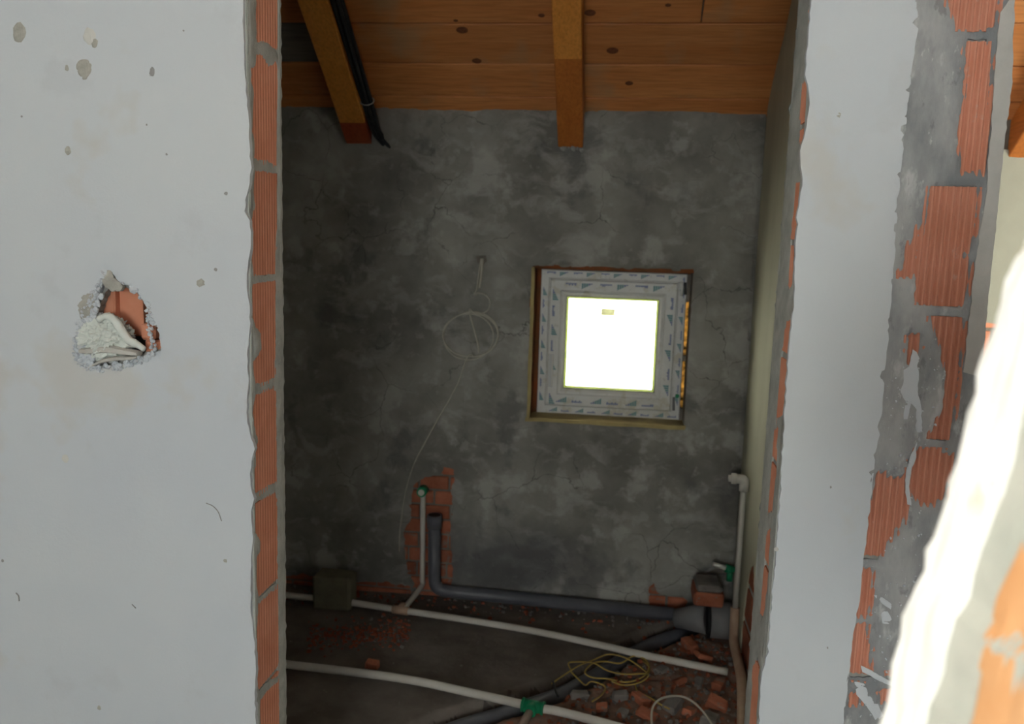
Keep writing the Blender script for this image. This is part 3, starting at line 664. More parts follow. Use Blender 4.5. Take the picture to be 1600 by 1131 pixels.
for i in range(len(cuts) - 1):
    if i == 2:
        plank(-2.5, gx - .7, cuts[i], cuts[i + 1], M['wood']); plank(gx - .7 + .003, gx, cuts[i], cuts[i + 1], M['wood_grey']); plank(gx + .003, 3.3, cuts[i], cuts[i + 1], M['wood'])
    elif i == 3:
        jx = slope_s(1098, 15)[1].x
        plank(-2.5, jx - .002, cuts[i], cuts[i + 1], M['wood']); plank(jx + .002, 3.3, cuts[i], cuts[i + 1], M['wood'])
    else: plank(-2.5, 3.3, cuts[i], cuts[i + 1], M['wood'])
bm = nb()   # roof covering above the boards, keeps the daylight out
hi = 7.0
q = [(YB + .5, ZC - .5 * SL + .03), (YB - hi * cosr, ZC + hi * SL * cosr + .03)]
box(bm, (-2.6, 0, 0), (3.4, 1, .03))
for v in bm.verts:
    t = v.co.y; base = q[0] if t < .5 else q[1]; v.co.y = base[0]; v.co.z = base[1] + v.co.z
obj('roof_cover', bm, M['wood_grey'], ceiling)
# knots and pale patches on the boards
for i, (x, y, r_) in enumerate([(722, 47, 1.3), (745, 95, 1.1), (922, 20, 1.2), (957, 79, 1.3), (983, 130, .9), (846, 24, .7), (712, 32, .5), (1044, 8, .6)]):
    p = slope_s(x, y)[1]; bm = nb(); n = 12; nrm = Vector((0, -SL * cosr, -cosr)); tg = Vector((0, -cosr, SL * cosr))
    c0 = [bm.verts.new(p + nrm * .0008 + (Vector((1, 0, 0)) * math.cos(k * 2 * PI / n) * .016 + tg * math.sin(k * 2 * PI / n) * .0105) * r_) for k in range(n)]
    c1 = [bm.verts.new(v.co - nrm * .002) for v in c0]
    bm.faces.new(c0)
    for k in range(n): bm.faces.new((c0[k], c0[(k + 1) % n], c1[(k + 1) % n], c1[k]))
    obj('knot', bm, M['knot'], ceiling)

# --- rafters
def rafter(label, xc, wid, zu, segs, name='roof_rafter'):
    """zu: height of the underside where it enters the back wall; segs: lengths down the slope with their finish"""
    t = empty(name, (xc, YB, zu)); tag(t, label, 'beam', kind=None)
    for k, (y0, y1, m, nm) in enumerate(segs):
        bm = nb(); vs = []
        for y in (y0, y1):
            for x in (xc - wid / 2, xc + wid / 2):
                zb = zu + (YB - y) * SL
                vs.append(bm.verts.new((x, y, zb))); vs.append(bm.verts.new((x, y, zroof(y) - .0015)))
        a_, b_, c_, d_, e_, f_, g2, h_ = vs
        for q in ((a_, c_, d_, b_), (e_, f_, h_, g2), (a_, e_, g2, c_), (b_, d_, h_, f_), (a_, b_, f_, e_), (c_, g2, h_, d_)): bm.faces.new(q)
        if not (nm == 'painted_end'): bmesh.ops.bevel(bm, geom=[e for e in bm.edges if abs((e.verts[0].co - e.verts[1].co).y) > .02], offset=.003, segments=1, affect='EDGES')
        obj(nm, bm, m, t)
    return t
r1c = (at(540, 215, 1, YB).x + at(582, 213, 1, YB).x) / 2; r2c = (at(872, 230, 1, YB).x + at(911, 230, 1, YB).x) / 2
zu = at(893, 230, 1, YB).z
def y_on_rafter(x, y):
    d = AX[0] * ((x - 800) / F) + AX[1] * ((y - 565.5) / F) + AX[2]
    t = (zu + YB * SL - EYE.z) / (d.z + SL * d.y); return (EYE + d * t).y
ya = y_on_rafter(560, 192); yb = y_on_rafter(885, 92)
rafter('orange roof rafter coming down on the left, black cables strapped along it', r1c, .100, zu, [(Y1 + .005, ya, M['rafter'], 'beam_length'), (ya, YB + .02, M['rafter_red'], 'painted_end')])
rafter('orange roof rafter above the window, its lower half stained darker', r2c, .094, zu, [(Y1 + .005, yb, M['rafter'], 'beam_length'), (yb, YB + .02, M['rafter_dark'], 'stained_end')])
rafter('dark brown roof rafter glimpsed in the next room at the right edge', at(1590, 215, 1, YB).x + .03, .1, zu, [(1.7, YB + .02, M['rafter_dark'], 'beam_length')])
# broken mortar collar at the end of the second rafter
bm = nb(); rr = random.Random(3)
for k in range(16): rock(bm, (r2c + rr.uniform(-.05, .055), YB - rr.uniform(0, .012), zu - .008 + rr.uniform(-.008, .006)), rr.uniform(.004, .011), rr)
o = obj('mortar_crumbs', bm, M['mortar'], wall_back); o['kind'] = 'stuff'

# --- floor
tr = [at(x, y, 2, 0) for x, y in [(1095, 972), (1050, 985), (1005, 1003), (940, 1040), (880, 1072), (800, 1100), (700, 1131), (560, 1190)]]
def dist_tr(x, y):
    m = 9; side = 0
    for a_, b_ in zip(tr, tr[1:]):
        dx, dy = b_.x - a_.x, b_.y - a_.y; L = dx * dx + dy * dy; t = max(0, min(1, ((x - a_.x) * dx + (y - a_.y) * dy) / L))
        ex, ey = x - a_.x - t * dx, y - a_.y - t * dy; d = math.hypot(ex, ey)
        if d < m: m = d; side = dx * ey - dy * ex
    return m, side
def right_of_tr(x, y): return dist_tr(x, y)[1] > 0
def floor_h(x, y):
    h = .004 * noise.noise((x * 6, y * 6, 0)) + .002 * noise.noise((x * 25, y * 25, 2))
    d, s = dist_tr(x, y)
    k = max(0, 1 - d / .075)
    h -= (.062 + .05 * noise.noise((x * 9, y * 9, 8))) * min(1, k * 1.8) * (1 + .3 * noise.noise((x * 30, y * 30, 3)))
    if s > 0 and d > .05: h += .014 * noise.noise((x * 14, y * 14, 5)) + .006 * noise.noise((x * 40, y * 40, 5)) + .006
    return h
bm = nb(); sx = .0115; X0, X1f, Yf0, Yf1 = XBL, XP + .01, 1.66, YB + .02
nx = int((X1f - X0) / sx); ny = int((Yf1 - Yf0) / sx); G = []
for j in range(ny + 1):
    row = []
    for i in range(nx + 1):
        x = X0 + (X1f - X0) * i / nx; y = Yf0 + (Yf1 - Yf0) * j / ny
        row.append(bm.verts.new((x, y, floor_h(x, y))))
    G.append(row)
for j in range(ny):
    for i in range(nx):
        f = bm.faces.new((G[j][i], G[j][i + 1], G[j + 1][i + 1], G[j + 1][i])); f.smooth = True
        c = f.calc_center_median(); d, s = dist_tr(c.x, c.y)
        nn_ = .022 * noise.noise((c.x * 18, c.y * 18, 4)) + .012 * noise.noise((c.x * 60, c.y * 60, 4)); f.material_index = 1 if d < .055 + nn_ else (2 if s > 0 else 0)
M['trench'] = mat('trench_soil', (.07, .06, .055), .97, (.12, .10, .09), 12, 6, .9, 60, dist=.006)
M['dirt'] = mat('brick_dirt', (.17, .105, .08), .97, (.26, .16, .12), 10, 7, .9, 70, spots=[(22, .56, (.36, .10, .045), .8), (15, .62, (.28, .26, .25), .7)], dist=.006)
floor_m = struct(obj('floor', bm, [M['floor'], M['trench'], M['dirt']], origin=(0, 0, 0)))
bm = nb(); box(bm, (-2.5, -2.4, -.12), (3.3, 1.665, -.002)); box(bm, (XP, 1.665, -.12), (3.3, YB + .1, -.002)); box(bm, (XBL - .1, 1.6, -.3), (XP + .02, YB + .1, -.13))
obj('floor_slab', bm, M['floor'], floor_m, origin=(0, 0, 0))

# ---------------------------------------------------------------- window
win = struct(empty('window_1', ((oxl + oxr) / 2, YB + .09, ozb)))
YW = YB + .090
W = lambda x, y: at(x, y, 1, YW)
fx0, fx1 = W(842, 540).x, W(1068, 540).x; fz1, fz0 = W(950, 424).z, W(950, 650).z
gx0, gx1 = W(884, 535).x, W(1030, 540).x; gz1, gz0 = W(955, 465).z, W(955, 607).z
def frame_ring(bm, x0, x1, z0, z1, w_, y0, y1, bev=.004):
    for a, b in (((x0, z0), (x1, z0 + w_)), ((x0, z1 - w_), (x1, z1)), ((x0, z0 + w_), (x0 + w_, z1 - w_)), ((x1 - w_, z0 + w_), (x1, z1 - w_))):
        t = bmesh.new(); box(t, (a[0], y0, a[1]), (b[0], y1, b[1]), bev); me = bpy.data.meshes.new('tmp'); t.to_mesh(me); t.free(); bm.from_mesh(me); bpy.data.meshes.remove(me)
def mitred(x0, x1, z0, z1, prof):
    """window profile swept round with mitred corners; prof = (inset, y) pairs"""
    bm = nb(); rings = []
    for ins_, y in prof: rings.append([bm.verts.new(c) for c in ((x0 + ins_, y, z0 + ins_), (x1 - ins_, y, z0 + ins_), (x1 - ins_, y, z1 - ins_), (x0 + ins_, y, z1 - ins_))])
    n = len(rings)
    for i in range(n):
        a_, b_ = rings[i], rings[(i + 1) % n]
        for k in range(4): bm.faces.new((a_[k], a_[(k + 1) % 4], b_[(k + 1) % 4], b_[k]))
    return bm
fr_w = .040
obj('frame', mitred(fx0, fx1, fz0, fz1, [(0, YW + .07), (0, YW + .003), (.003, YW), (.030, YW), (.034, YW + .004), (.046, YW + .006), (.046, YW + .07)]), M['upvc'], win)
sx0, sx1, sz0, sz1 = fx0 + .037, fx1 - .037, fz0 + .037, fz1 - .037
gi = gx0 - sx0; gj = gz0 - sz0
sw = (gx0 - sx0 + sx1 - gx1) / 4 + (gz0 - sz0 + sz1 - gz1) / 4
obj('sash', mitred(sx0, sx1, sz0, sz1, [(0, YW + .06), (0, YW - .010), (.004, YW - .014), (sw * .62, YW - .014), (sw * .7, YW - .009), (sw * .82, YW - .007), (sw, YW + .004), (sw, YW + .06)]), M['upvc'], win)
obj('gasket', mitred(sx0 + sw - .002, sx1 - sw + .002, sz0 + sw - .002, sz1 - sw + .002, [(0, YW + .003), (.003, YW + .003), (.003, YW + .012), (0, YW + .012)]), M['seal'], win)
obj('bloom_ring', mitred(sx0 + sw - .004, sx1 - sw + .004, sz0 + sw - .004, sz1 - sw + .004, [(0, YW + .020), (.013, YW + .020), (.013, YW + .022), (0, YW + .022)]), M['bloom'], win)  # added glowing ring that imitates bloom along the pane edge
bm = nb(); box(bm, (sx0 + sw - .006, YW + .012, sz0 + sw - .006), (sx1 - sw + .006, YW + .016, sz1 - sw + .006)); obj('pane', bm, M['glass'], win)
bm = nb()   # faded sticker on the glass
p = W(950, 488); box(bm, (p.x - .027, YW + .0105, p.z - .014), (p.x + .027, YW + .0115, p.z + .014), 0); obj('sticker', bm, M['sticker'], win)
# handle slot, striker plates, hinge
bm = nb(); p = W(862, 555); q = W(866, 600)
box(bm, (p.x - .009, YW - .016, q.z - .01), (p.x + .009, YW - .013, p.z + .006), .001); obj('handle_rebate', bm, mat('rebate_grey', (.46, .47, .48), .5), win)
bm = nb(); box(bm, (p.x + .004, YW - .018, q.z - .006), (p.x + .008, YW - .015, p.z + .003), .0008); obj('handle_rail', bm, M['pvc'], win)
for nm, px_, py0, py1, mm in (('hinge', 1065, 440, 462, 'steel'), ('hinge_cover', 1070, 441, 460, 'seal'), ('hinge', 1052, 620, 640, 'grey_pvc2')):
    a_, b_ = W(px_, py0), W(px_, py1); bm = nb(); tube(bm, [(a_.x, YW - .016, a_.z), (b_.x, YW - .016, b_.z)], .0052, 10); obj(nm, bm, M[mm], win)
bm = nb(); p = W(1058, 618); tube(bm, [(p.x, YW - .004, p.z), (p.x, YW - .012, p.z)], .008, 12); obj('plug', bm, M['green'], win)
# print on the protective film: little bar-triangle marks and words
def mark(bmg, bmb, c, dx, dz, s, flip):
    for k in range(5):
        h_ = (k + 1) / 5 * s * (-1 if flip else 1); x0 = k * s * .36
        tgt = bmb if k < 2 else bmg
        a_ = [(x0, 0), (x0 + s * .30, 0), (x0 + s * .30, h_), (x0, h_ * .78)]
        tgt.faces.new([tgt.verts.new((c.x + dx[0] * u + dz[0] * v, c.y, c.z + dx[1] * u + dz[1] * v)) for u, v in a_])
def word(bmb, c, dx, dz, s, rr):
    u = 0
    for k in range(7):
        wv = s * rr.uniform(.28, .5); hv = s * rr.choice((.5, .5, .8)); 
        bmb.faces.new([bmb.verts.new((c.x + dx[0] * a_ + dz[0] * b_, c.y, c.z + dx[1] * a_ + dz[1] * b_)) for a_, b_ in ((u, 0), (u + wv, 0), (u + wv * 1.15, hv), (u + wv * .15, hv))])
        u += wv + s * .09
G1, B1 = nb(), nb(); rr = random.Random(12)
def run(x0, z0, dx, dz, length, y, s, ph_):
    t = ph_
    k = 0
    while t < length - .04:
        c = Vector((x0 + dx[0] * t, y, z0 + dx[1] * t))
        if k % 2 == 0: mark(G1, B1, c, dx, dz, s * 1.15, False); t += s * 3.0
        else: word(B1, c, dx, dz, s * .62, rr); t += s * 3.6
        k += 1
Wd, Hh = fx1 - fx0, fz1 - fz0
ys = YW - .0146; yf = YW - .0006
run(fx0 + .02, fz0 + .008, (1, 0), (0, 1), Wd - .02, yf, .016, .03); run(fx1 - .02, fz1 - .008, (-1, 0), (0, -1), Wd - .02, yf, .016, .02)
run(fx0 + .009, fz1 - .02, (0, -1), (1, 0), Hh - .02, yf, .016, .05); run(fx1 - .009, fz0 + .02, (0, 1), (-1, 0), Hh - .02, yf, .016, .04)
run(sx0 + .03, sz0 + .012, (1, 0), (0, 1), sx1 - sx0 - .04, ys, .021, .01); run(sx1 - .03, sz1 - .012, (-1, 0), (0, -1), sx1 - sx0 - .04, ys, .021, .02)
run(sx0 + .012, sz1 - .04, (0, -1), (1, 0), sz1 - sz0 - .04, ys, .021, .0); run(sx1 - .012, sz0 + .04, (0, 1), (-1, 0), sz1 - sz0 - .04, ys, .021, .02)
for b_ in (G1, B1):
    e_ = bmesh.ops.extrude_face_region(b_, geom=list(b_.faces))
    for v in e_['geom']:
        if isinstance(v, bmesh.types.BMVert): v.co.y += .0005
o = obj('film_print', B1, M['ink_blue'], win); o['kind'] = 'stuff'; o = obj('film_print', G1, M['ink_green'], win); o['kind'] = 'stuff'
# reveals round the frame: bare brick on the left, yellow bedding below, foam on the right and top
def lumpy_strip(name, a, b, m, seed, amp=.004, freq=40):
    bm = nb(); box(bm, a, b); 
    bmesh.ops.subdivide_edges(bm, edges=list(bm.edges), cuts=9, use_grid_fill=True)
    for v in bm.verts: v.co += Vector(noise.noise_vector(v.co * freq + Vector((seed, 0, 0)))) * amp
    return obj(name, bm, m, win, smooth=True)
lumpy_strip('brick_reveal', (oxl - .01, YB + .012, ozb), (oxl + .004, YW + .07, ozt), M['reveal'], 1, .004)
lumpy_strip('brick_reveal', (oxl + .002, YW + .03, ozb), (fx0 + .002, YW + .07, ozt), M['reveal'], 4, .004)
lumpy_strip('reveal_edge', (oxl - .006, YB - .003, ozb), (oxl + .006, YB + .014, ozt), M['sill'], 2, .0035, 60)
lumpy_strip('sill_bedding', (oxl - .012, YB - .002, ozb - .01), (oxr + .004, YW + .06, ozb + .004), M['sill'], 3, .005, 30)
lumpy_strip('head_filling', (oxl, YW + .025, fz1 - .002), (oxr, YW + .08, ozt + .012), M['reveal'], 15, .002, 40)
lumpy_strip('head_reveal', (oxl, YB + .01, ozt - .004), (oxr, YW + .07, ozt + .01), M['reveal'], 5, .005, 40)
def foam_sheet(z0, z1, seed):     # thin skin of mounting foam in the right-hand gap, daylight glowing through it
    bm = nb(); n = 24; rows = []
    for k in range(n + 1):
        z = z0 + (z1 - z0) * k / n; y = YW + .04 + .006 * noise.noise((z * 50, seed, 0)); rows.append([bm.verts.new((x, y + dy, z)) for x in (fx1 - .004, oxr + .012) for dy in ((0, .004) if x < oxr else (.004, 0))])
    for a_, b_ in zip(rows, rows[1:]):
        for k in range(4): bm.faces.new((a_[k], a_[(k + 1) % 4], b_[(k + 1) % 4], b_[k]))
    bm.faces.new(rows[0]); bm.faces.new(rows[-1])
    return obj('foam_strip', bm, M['foam'], win)
zf = lambda y: W(1070, y).z
foam_sheet(zf(640), zf(566), 1); foam_sheet(zf(560), zf(472), 2)
for z0, z1, sd in ((ozb, zf(640), 6), (zf(472), ozt, 7), (zf(566), zf(557), 8)):
    lumpy_strip('mortar_plug', (fx1 - .002, YW + .03, z0), (oxr + .006, YW + .09, z1), M['dark_mortar'], sd, .003, 60)

# ---------------------------------------------------------------- plumbing
def pipe(bm, pts, r, seg=14): return tube(bm, pts, r, seg)
# riser with green capped elbow in the hacked-out chase, bending down to the floor pipe
yr = YB - .012
rz = empty('riser_pipe', at(660, 915, 1, yr)); tag(rz, 'thin white water riser with a green capped end in the brick chase', 'pipe')
A_ = at(661, 766, 1, yr); Bq = at(660, 905, 1, yr); Cq = at(631, 951, 2, .028)
bm = nb(); pipe(bm, [A_, Bq] + smooth_path([Bq, Bq + Vector((-.003, -.004, -.03)), Cq])[1:], .0105); obj('pipe', bm, M['pvc'], rz)
bm = nb(); tube(bm, [A_ + Vector((0, .012, 0)), A_ + Vector((0, -.03, 0))], .020, 16); obj('elbow', bm, M['green'], rz)
bm = nb(); tube(bm, [A_ + Vector((0, -.028, 0)), A_ + Vector((0, -.036, 0))], .0125, 16); obj('plug', bm, M['pvc'], rz)
# rear floor pipe
pa = [at(x, y, 2, .026) for x, y in [(405, 921), (450, 930), (487, 934), (547, 941), (625, 953), (720, 967), (830, 985), (930, 1006), (1000, 1022), (1080, 1038), (1137, 1050)]]
t = empty('floor_pipe', pa[4] - Vector((0, 0, .012))); tag(t, 'white water pipe crossing the floor nearest the back wall', 'pipe')
bm = nb(); pipe(bm, smooth_path(pa), .0125); obj('pipe', bm, M['pvc'], t)
bm = nb(); tube(bm, [pa[4] - (pa[5] - pa[4]).normalized() * .03, pa[4] + (pa[5] - pa[4]).normalized() * .035], .0165, 14); tube(bm, [pa[4], pa[4] + (Bq - Cq).normalized() * .03], .0155, 14); obj('tee', bm, M['pvc_old'], t)
# front floor pipe with green tee
pb_ = [at(x, y, 2, .026) for x, y in [(405, 1030), (450, 1038), (545, 1049), (640, 1062), (730, 1081), (833, 1104), (880, 1113), (960, 1134), (1010, 1146)]]
t = empty('floor_pipe', pb_[5] - Vector((0, 0, .012))); tag(t, 'white water pipe crossing the floor in front, with a green tee', 'pipe')
bm = nb(); pipe(bm, smooth_path(pb_), .0135); obj('pipe', bm, M['pvc'], t)
d_ = (pb_[6] - pb_[4]).normalized()
br = at(808, 1145, 2, .02)
bm = nb(); tube(bm, [pb_[5] - d_ * .036, pb_[5] + d_ * .036], .0195, 16); tube(bm, [pb_[5] - d_ * .036, pb_[5] - d_ * .028], .022, 16); tube(bm, [pb_[5] + d_ * .028, pb_[5] + d_ * .036], .022, 16)
tube(bm, [pb_[5], pb_[5] + (br - pb_[5]).normalized() * .035], .019, 16); obj('tee', bm, M['green'], t)
bm = nb(); pipe(bm, [pb_[5] + (br - pb_[5]).normalized() * .02, br + (br - pb_[5]) * .8], .0125); obj('branch_pipe', bm, mat('pinkish_pipe', (.48, .36, .33), .5), t)
# grey drain: upright in the chase, elbow, long run along the foot of the back wall
yd = YB - .028
du = empty('drain_pipe', at(678, 935, 1, yd)); tag(du, 'dark grey drain pipe rising in the chase then running along the back wall', 'pipe')
U0 = at(679, 806, 1, yd); U1 = Vector((at(678, 925, 1, yd).x, yd, .10)); Hs = Vector((U1.x + .06, yd, .045)); He = at(1052, 969, 1, yd - .04); He = Vector((He.x, yd - .03, .04))
bm = nb(); pipe(bm, [U0, U1] + smooth_path([U1, Vector((U1.x + .006, yd, .07)), Vector((U1.x + .025, yd, .05)), Hs])[1:] + [He], .0255, 18); obj('pipe', bm, M['grey_pvc'], du)
bm = nb(); tube(bm, [U0 + Vector((0, 0, .004)), U0 + Vector((0, 0, -.05))], .0305, 18); obj('socket', bm, M['grey_pvc'], du)
bm = nb(); tube(bm, [U0 + Vector((0, 0, .0045)), U0 + Vector((0, 0, .0035))], .024, 18); obj('bore', bm, M['rubber'], du)
# large socketed stub under the loose brick at the right corner
cs = at(1123, 976, 1, 3.10); R_ = .068
st_ = empty('drain_stub', (cs.x, cs.y, .0)); tag(st_, 'wide dusty grey drain stub with black seal in the right corner', 'pipe')
cz = max(cs.z, R_ + .005); xa, xb = at(1108, 976, 1, 3.10).x, XP - .004
bm = nb(); tube(bm, [(xa, 3.10, cz), (xb, 3.10, cz)], R_, 24); obj('pipe', bm, M['grey_pvc2'], st_)
bm = nb(); tube(bm, [(xa - .012, 3.10, cz), (xa - .001, 3.10, cz)], R_ + .003, 24); obj('seal', bm, M['rubber'], st_)
bm = nb(); tube(bm, [(xa - .012, 3.10, cz), (xa - .05, 3.11, cz - .006), (xa - .12, 3.14, cz - .025)], .05, 20, rs=[.058, .05, .036]); obj('reducer', bm, M['grey_pvc2'], st_)
# trench pipe
tp = [Vector((p.x, p.y, -.036)) for p in tr]
t = empty('trench_drain', tp[3]); tag(t, 'dark grey drain pipe half buried in the diagonal floor trench', 'pipe')
bm = nb(); pipe(bm, smooth_path(tp), .033, 16); obj('pipe', bm, M['grey_pvc'], t)
# right wall pipe with elbow and beige sleeve
xw = XP - .018
E0 = at(1163, 752, 0, xw)
print('E0', E0)
t = empty('wall_pipe', (xw, E0.y, .1)); tag(t, 'white pipe standing against the right wall with an elbow turned to the room', 'pipe')
Eb = Vector((xw, E0.y, .14))
El = at(1147, 747, 1, E0.y - .0); El = Vector((El.x, E0.y + .01, E0.z + .002))
bm = nb(); pipe(bm, [Eb, Vector((xw, E0.y, E0.z))], .0105); obj('pipe', bm, M['pvc'], t)
bm = nb(); tube(bm, [(xw, E0.y, E0.z - .035), (xw, E0.y, E0.z + .004)], .0175, 16); tube(bm, smooth_path([(xw, E0.y, E0.z - .008), (xw - .004, E0.y, E0.z + .006), (xw - .03, E0.y, E0.z + .008)]), .0172, 16); obj('elbow', bm, M['pvc'], t)
bm = nb(); tube(bm, [(xw - .028, E0.y, E0.z + .008), (xw - .045, E0.y, E0.z + .008)], .020, 16); tube(bm, [(xw - .043, E0.y, E0.z + .008), (xw - .056, E0.y, E0.z + .008)], .012, 12); obj('threaded_end', bm, M['pvc'], t)
sl = [Eb + Vector((0, 0, .02)), Eb + Vector((0, -.01, -.06)), Vector((xw - .004, E0.y - .06, .045)), at(1158, 1060, 2, .045), at(1160, 1131, 2, .04), at(1160, 1180, 2, .04)]
bm = nb(); pipe(bm, smooth_path(sl), .0165); obj('sleeve', bm, M['pvc_old'], t)
# steel nipple in a green fitting
n0 = at(1114, 881, 1, 3.17); n1 = at(1136, 888, 1, 3.17); dd = (n1 - n0).normalized()
t = empty('pipe_nipple', n0); tag(t, 'shiny steel pipe nipple in a green fitting above the corner brick', 'pipe fitting')
bm = nb(); tube(bm, [n0, n1], .0085, 14); obj('nipple', bm, M['steel'], t)
bm = nb(); tube(bm, [n1 - dd * .006, n1 + dd * .02], .016, 14); tube(bm, [n1 + dd * .012, n1 + dd * .012 + Vector((.0, 0, -.045))], .012, 12); tube(bm, [n1 + dd * .01, Vector((XP + .01, n1.y, n1.z - .002))], .011, 12); obj('fitting', bm, M['green'], t)

# ---------------------------------------------------------------- loose things
# brick on the drain stub
p0 = at(1084, 941, 1, 3.06); p1 = at(1133, 905, 1, 3.06)
bz = cz + R_ + .001
bw = p1.x - p0.x; bh = .078
t = empty('corner_brick', (p0.x + bw / 2, 3.12, bz)); tag(t, 'loose orange brick with a mortared top resting on the grey drain stub', 'brick')
bm = nb(); box(bm, (p0.x, 3.05, bz), (p0.x + bw, 3.19, bz + bh * .66), .007, .0015, 3); obj('brick', bm, M['brick_red'], t)
bm = nb(); box(bm, (p0.x + .004, 3.058, bz + bh * .66 - .004), (p0.x + bw - .004, 3.188, bz + bh), .012, .003, 4); obj('mortar_cap', bm, M['rubble'], t)
# dull block over the rear pipe
q0 = at(490, 952, 2, .0)
a_ = at(488, 950, 1, q0.y); b_ = at(546, 905, 1, q0.y)
bm = nb(); box(bm, (a_.x, q0.y, .0), (b_.x, q0.y + .10, b_.z), .008, .002, 8)
for v in bm.verts: v.co.z = max(v.co.z, .005)
tag(obj('masonry_block', bm, M['block']), 'dull olive-grey block set over the rear floor pipe beside the doorway', 'block')
# cable bundle strapped to the left rafter
cb_ = []
xs_ = r1c + .05 + .024
for x, y in [(508, -30), (515, 0), (531, 50), (545, 95), (560, 140), (572, 172), (581, 195)]:
    p = at(x, y, 0, xs_) if False else None
ys_ = [YB - 1.55, YB - 1.4, YB - 1.2, YB - .8, YB - .4, YB - .14, YB - .03]
t = empty('cable_bundle', (xs_, YB, zu)); tag(t, 'bundle of black sleeved cables strapped along the left rafter', 'cable')
rr = random.Random(4)
for k in range(5):
    a = 2 * PI * k / 5; ox, oz = .015 * math.cos(a), .013 * math.sin(a)
    pts = [Vector((xs_ + ox + .003 * rr.uniform(-1, 1), y + .006 * rr.uniform(-1, 1), zu + .028 + (YB - y) * SL + oz)) for y in ys_]
    pts.append(Vector((xs_ + .012 + ox + (.012 * k - .006), YB + .012, zu + .012 - .006 * k + oz)))
    bm = nb(); tube(bm, smooth_path(pts, 5), .0078, 8); obj('cable', bm, M['black'], t)
for y in (YB - .14, YB - .75):
    z = zu + .028 + (YB - y) * SL; bm = nb()
    pts = [Vector((xs_ + .026 * math.cos(a), y + .02 * math.sin(a) * .62, z + .021 * math.sin(a) * .8)) for a in [2 * PI * i / 14 for i in range(15)]]
    tube(bm, pts, .0022, 6); obj('cable_tie', bm, M['tie'], t)
# one stray strand at the wall
bm = nb(); tube(bm, smooth_path([Vector((xs_ + .01, YB - .1, zu + .02 + .1 * SL)), Vector((xs_ + .03, YB - .03, zu + .015)), at(592, 208, 1, YB - .003), at(602, 211, 1, YB + .004)]), .0035, 6); obj('stray_strand', bm, M['black'], t)
# cable coil hanging on the back wall
yc = YB - .006
cp_ = [(752, 402), (749, 425), (746, 447), (735, 468), (732, 482), (733, 490)]
big = lambda cx_, cy_, rx, ry, a0, a1, n=22: [(cx_ + rx * math.cos(math.radians(a0 + (a1 - a0) * i / n)), cy_ + ry * math.sin(math.radians(a0 + (a1 - a0) * i / n))) for i in range(n + 1)]
path = [(752, 404), (748, 428), (745, 452)] + big(749, 474, 17, 16, -120, 150, 12) + [(734, 490), (741, 515), (747, 540), (748, 551)]
path2 = [(733, 490)] + big(735, 523, 43, 34, -95, 250, 20) + big(732, 526, 39, 36, -95, 240, 20) + big(738, 522, 41, 35, -100, 100, 12) + [(715, 600), (690, 645), (665, 690), (648, 722), (637, 755), (630, 790), (625, 830), (624, 862)]
t = empty('wall_cable', at(734, 524, 1, yc)); tag(t, 'thin grey cable coiled on the back wall, its tail trailing down to the brick chase', 'cable')
rr = random.Random(8)
bm = nb(); tube(bm, smooth_path([at(x, y, 1, yc - .004 * (i % 3)) for i, (x, y) in enumerate(path)], 4), .0034, 6); obj('lead', bm, M['cable'], t)
bm = nb(); tube(bm, smooth_path([at(x, y, 1, yc - .003 * ((i // 3) % 3)) for i, (x, y) in enumerate(path2)], 4), .003, 6); obj('coil', bm, M['cable'], t)
bm = nb(); tube(bm, smooth_path([at(x, y, 1, yc - .01) for x, y in [(754, 404), (752, 430), (749, 450)]], 4), .0045, 6); obj('doubled_lead', bm, M['cable'], t)
# yellow cord tangle
def fl_(x, y, h=0): 
    p = at(x, y, 2, .012); return Vector((p.x, p.y, max(.012, floor_h(p.x, p.y) + .008) + h))
c1 = [(862, 1068), (880, 1057), (905, 1043), (925, 1032), (950, 1024), (975, 1030), (995, 1040), (1010, 1052), (1012, 1062), (1000, 1070), (975, 1074), (955, 1070)]
c2 = [(893, 1050), (888, 1040), (897, 1034), (915, 1036), (930, 1040), (950, 1048), (975, 1055), (1000, 1056), (1014, 1050), (1010, 1035), (990, 1028), (970, 1036), (945, 1035), (925, 1040), (914, 1050), (925, 1060), (950, 1064), (980, 1068), (1004, 1062), (1014, 1046), (1004, 1032)]
c3 = [(892, 1053), (905, 1062), (915, 1072), (925, 1068), (945, 1075), (940, 1088), (925, 1102)]
c4 = [(992, 1070), (996, 1082), (1008, 1090), (1022, 1096), (1032, 1104), (1046, 1112)]
t = empty('cord_tangle', at(960, 1060, 2, 0)); tag(t, 'tangled thin yellow cord lying on the rubble between the two floor pipes', 'cord')
for k, c in enumerate((c1, c2, c3, c4)):
    bm = nb(); tube(bm, smooth_path([fl_(x, y, .004 * ((i * 7 + k) % 3)) for i, (x, y) in enumerate(c)], 5), .0028, 6); obj('strand', bm, M['cord'], t)
lp = [(1020, 1150), (1018, 1115), (1024, 1098), (1040, 1089), (1065, 1088), (1085, 1098), (1102, 1116), (1118, 1140)]
bm = nb(); tube(bm, smooth_path([at(x, y, 2, .03 + .03 * math.sin(PI * i / 7)) for i, (x, y) in enumerate(lp)], 6), .0035, 7)
tag(obj('cable_loop', bm, M['cable']), 'grey cable bowed into a loop on the rubble at the bottom edge', 'cable')
bm = nb(); tube(bm, smooth_path([fl_(864, 1066, .004), fl_(867, 1078, .004), fl_(872, 1088, .0)], 6), .004, 7)
tag(obj('cable_stub', bm, M['black']), 'short black cable end lying beside the floor trench', 'cable')
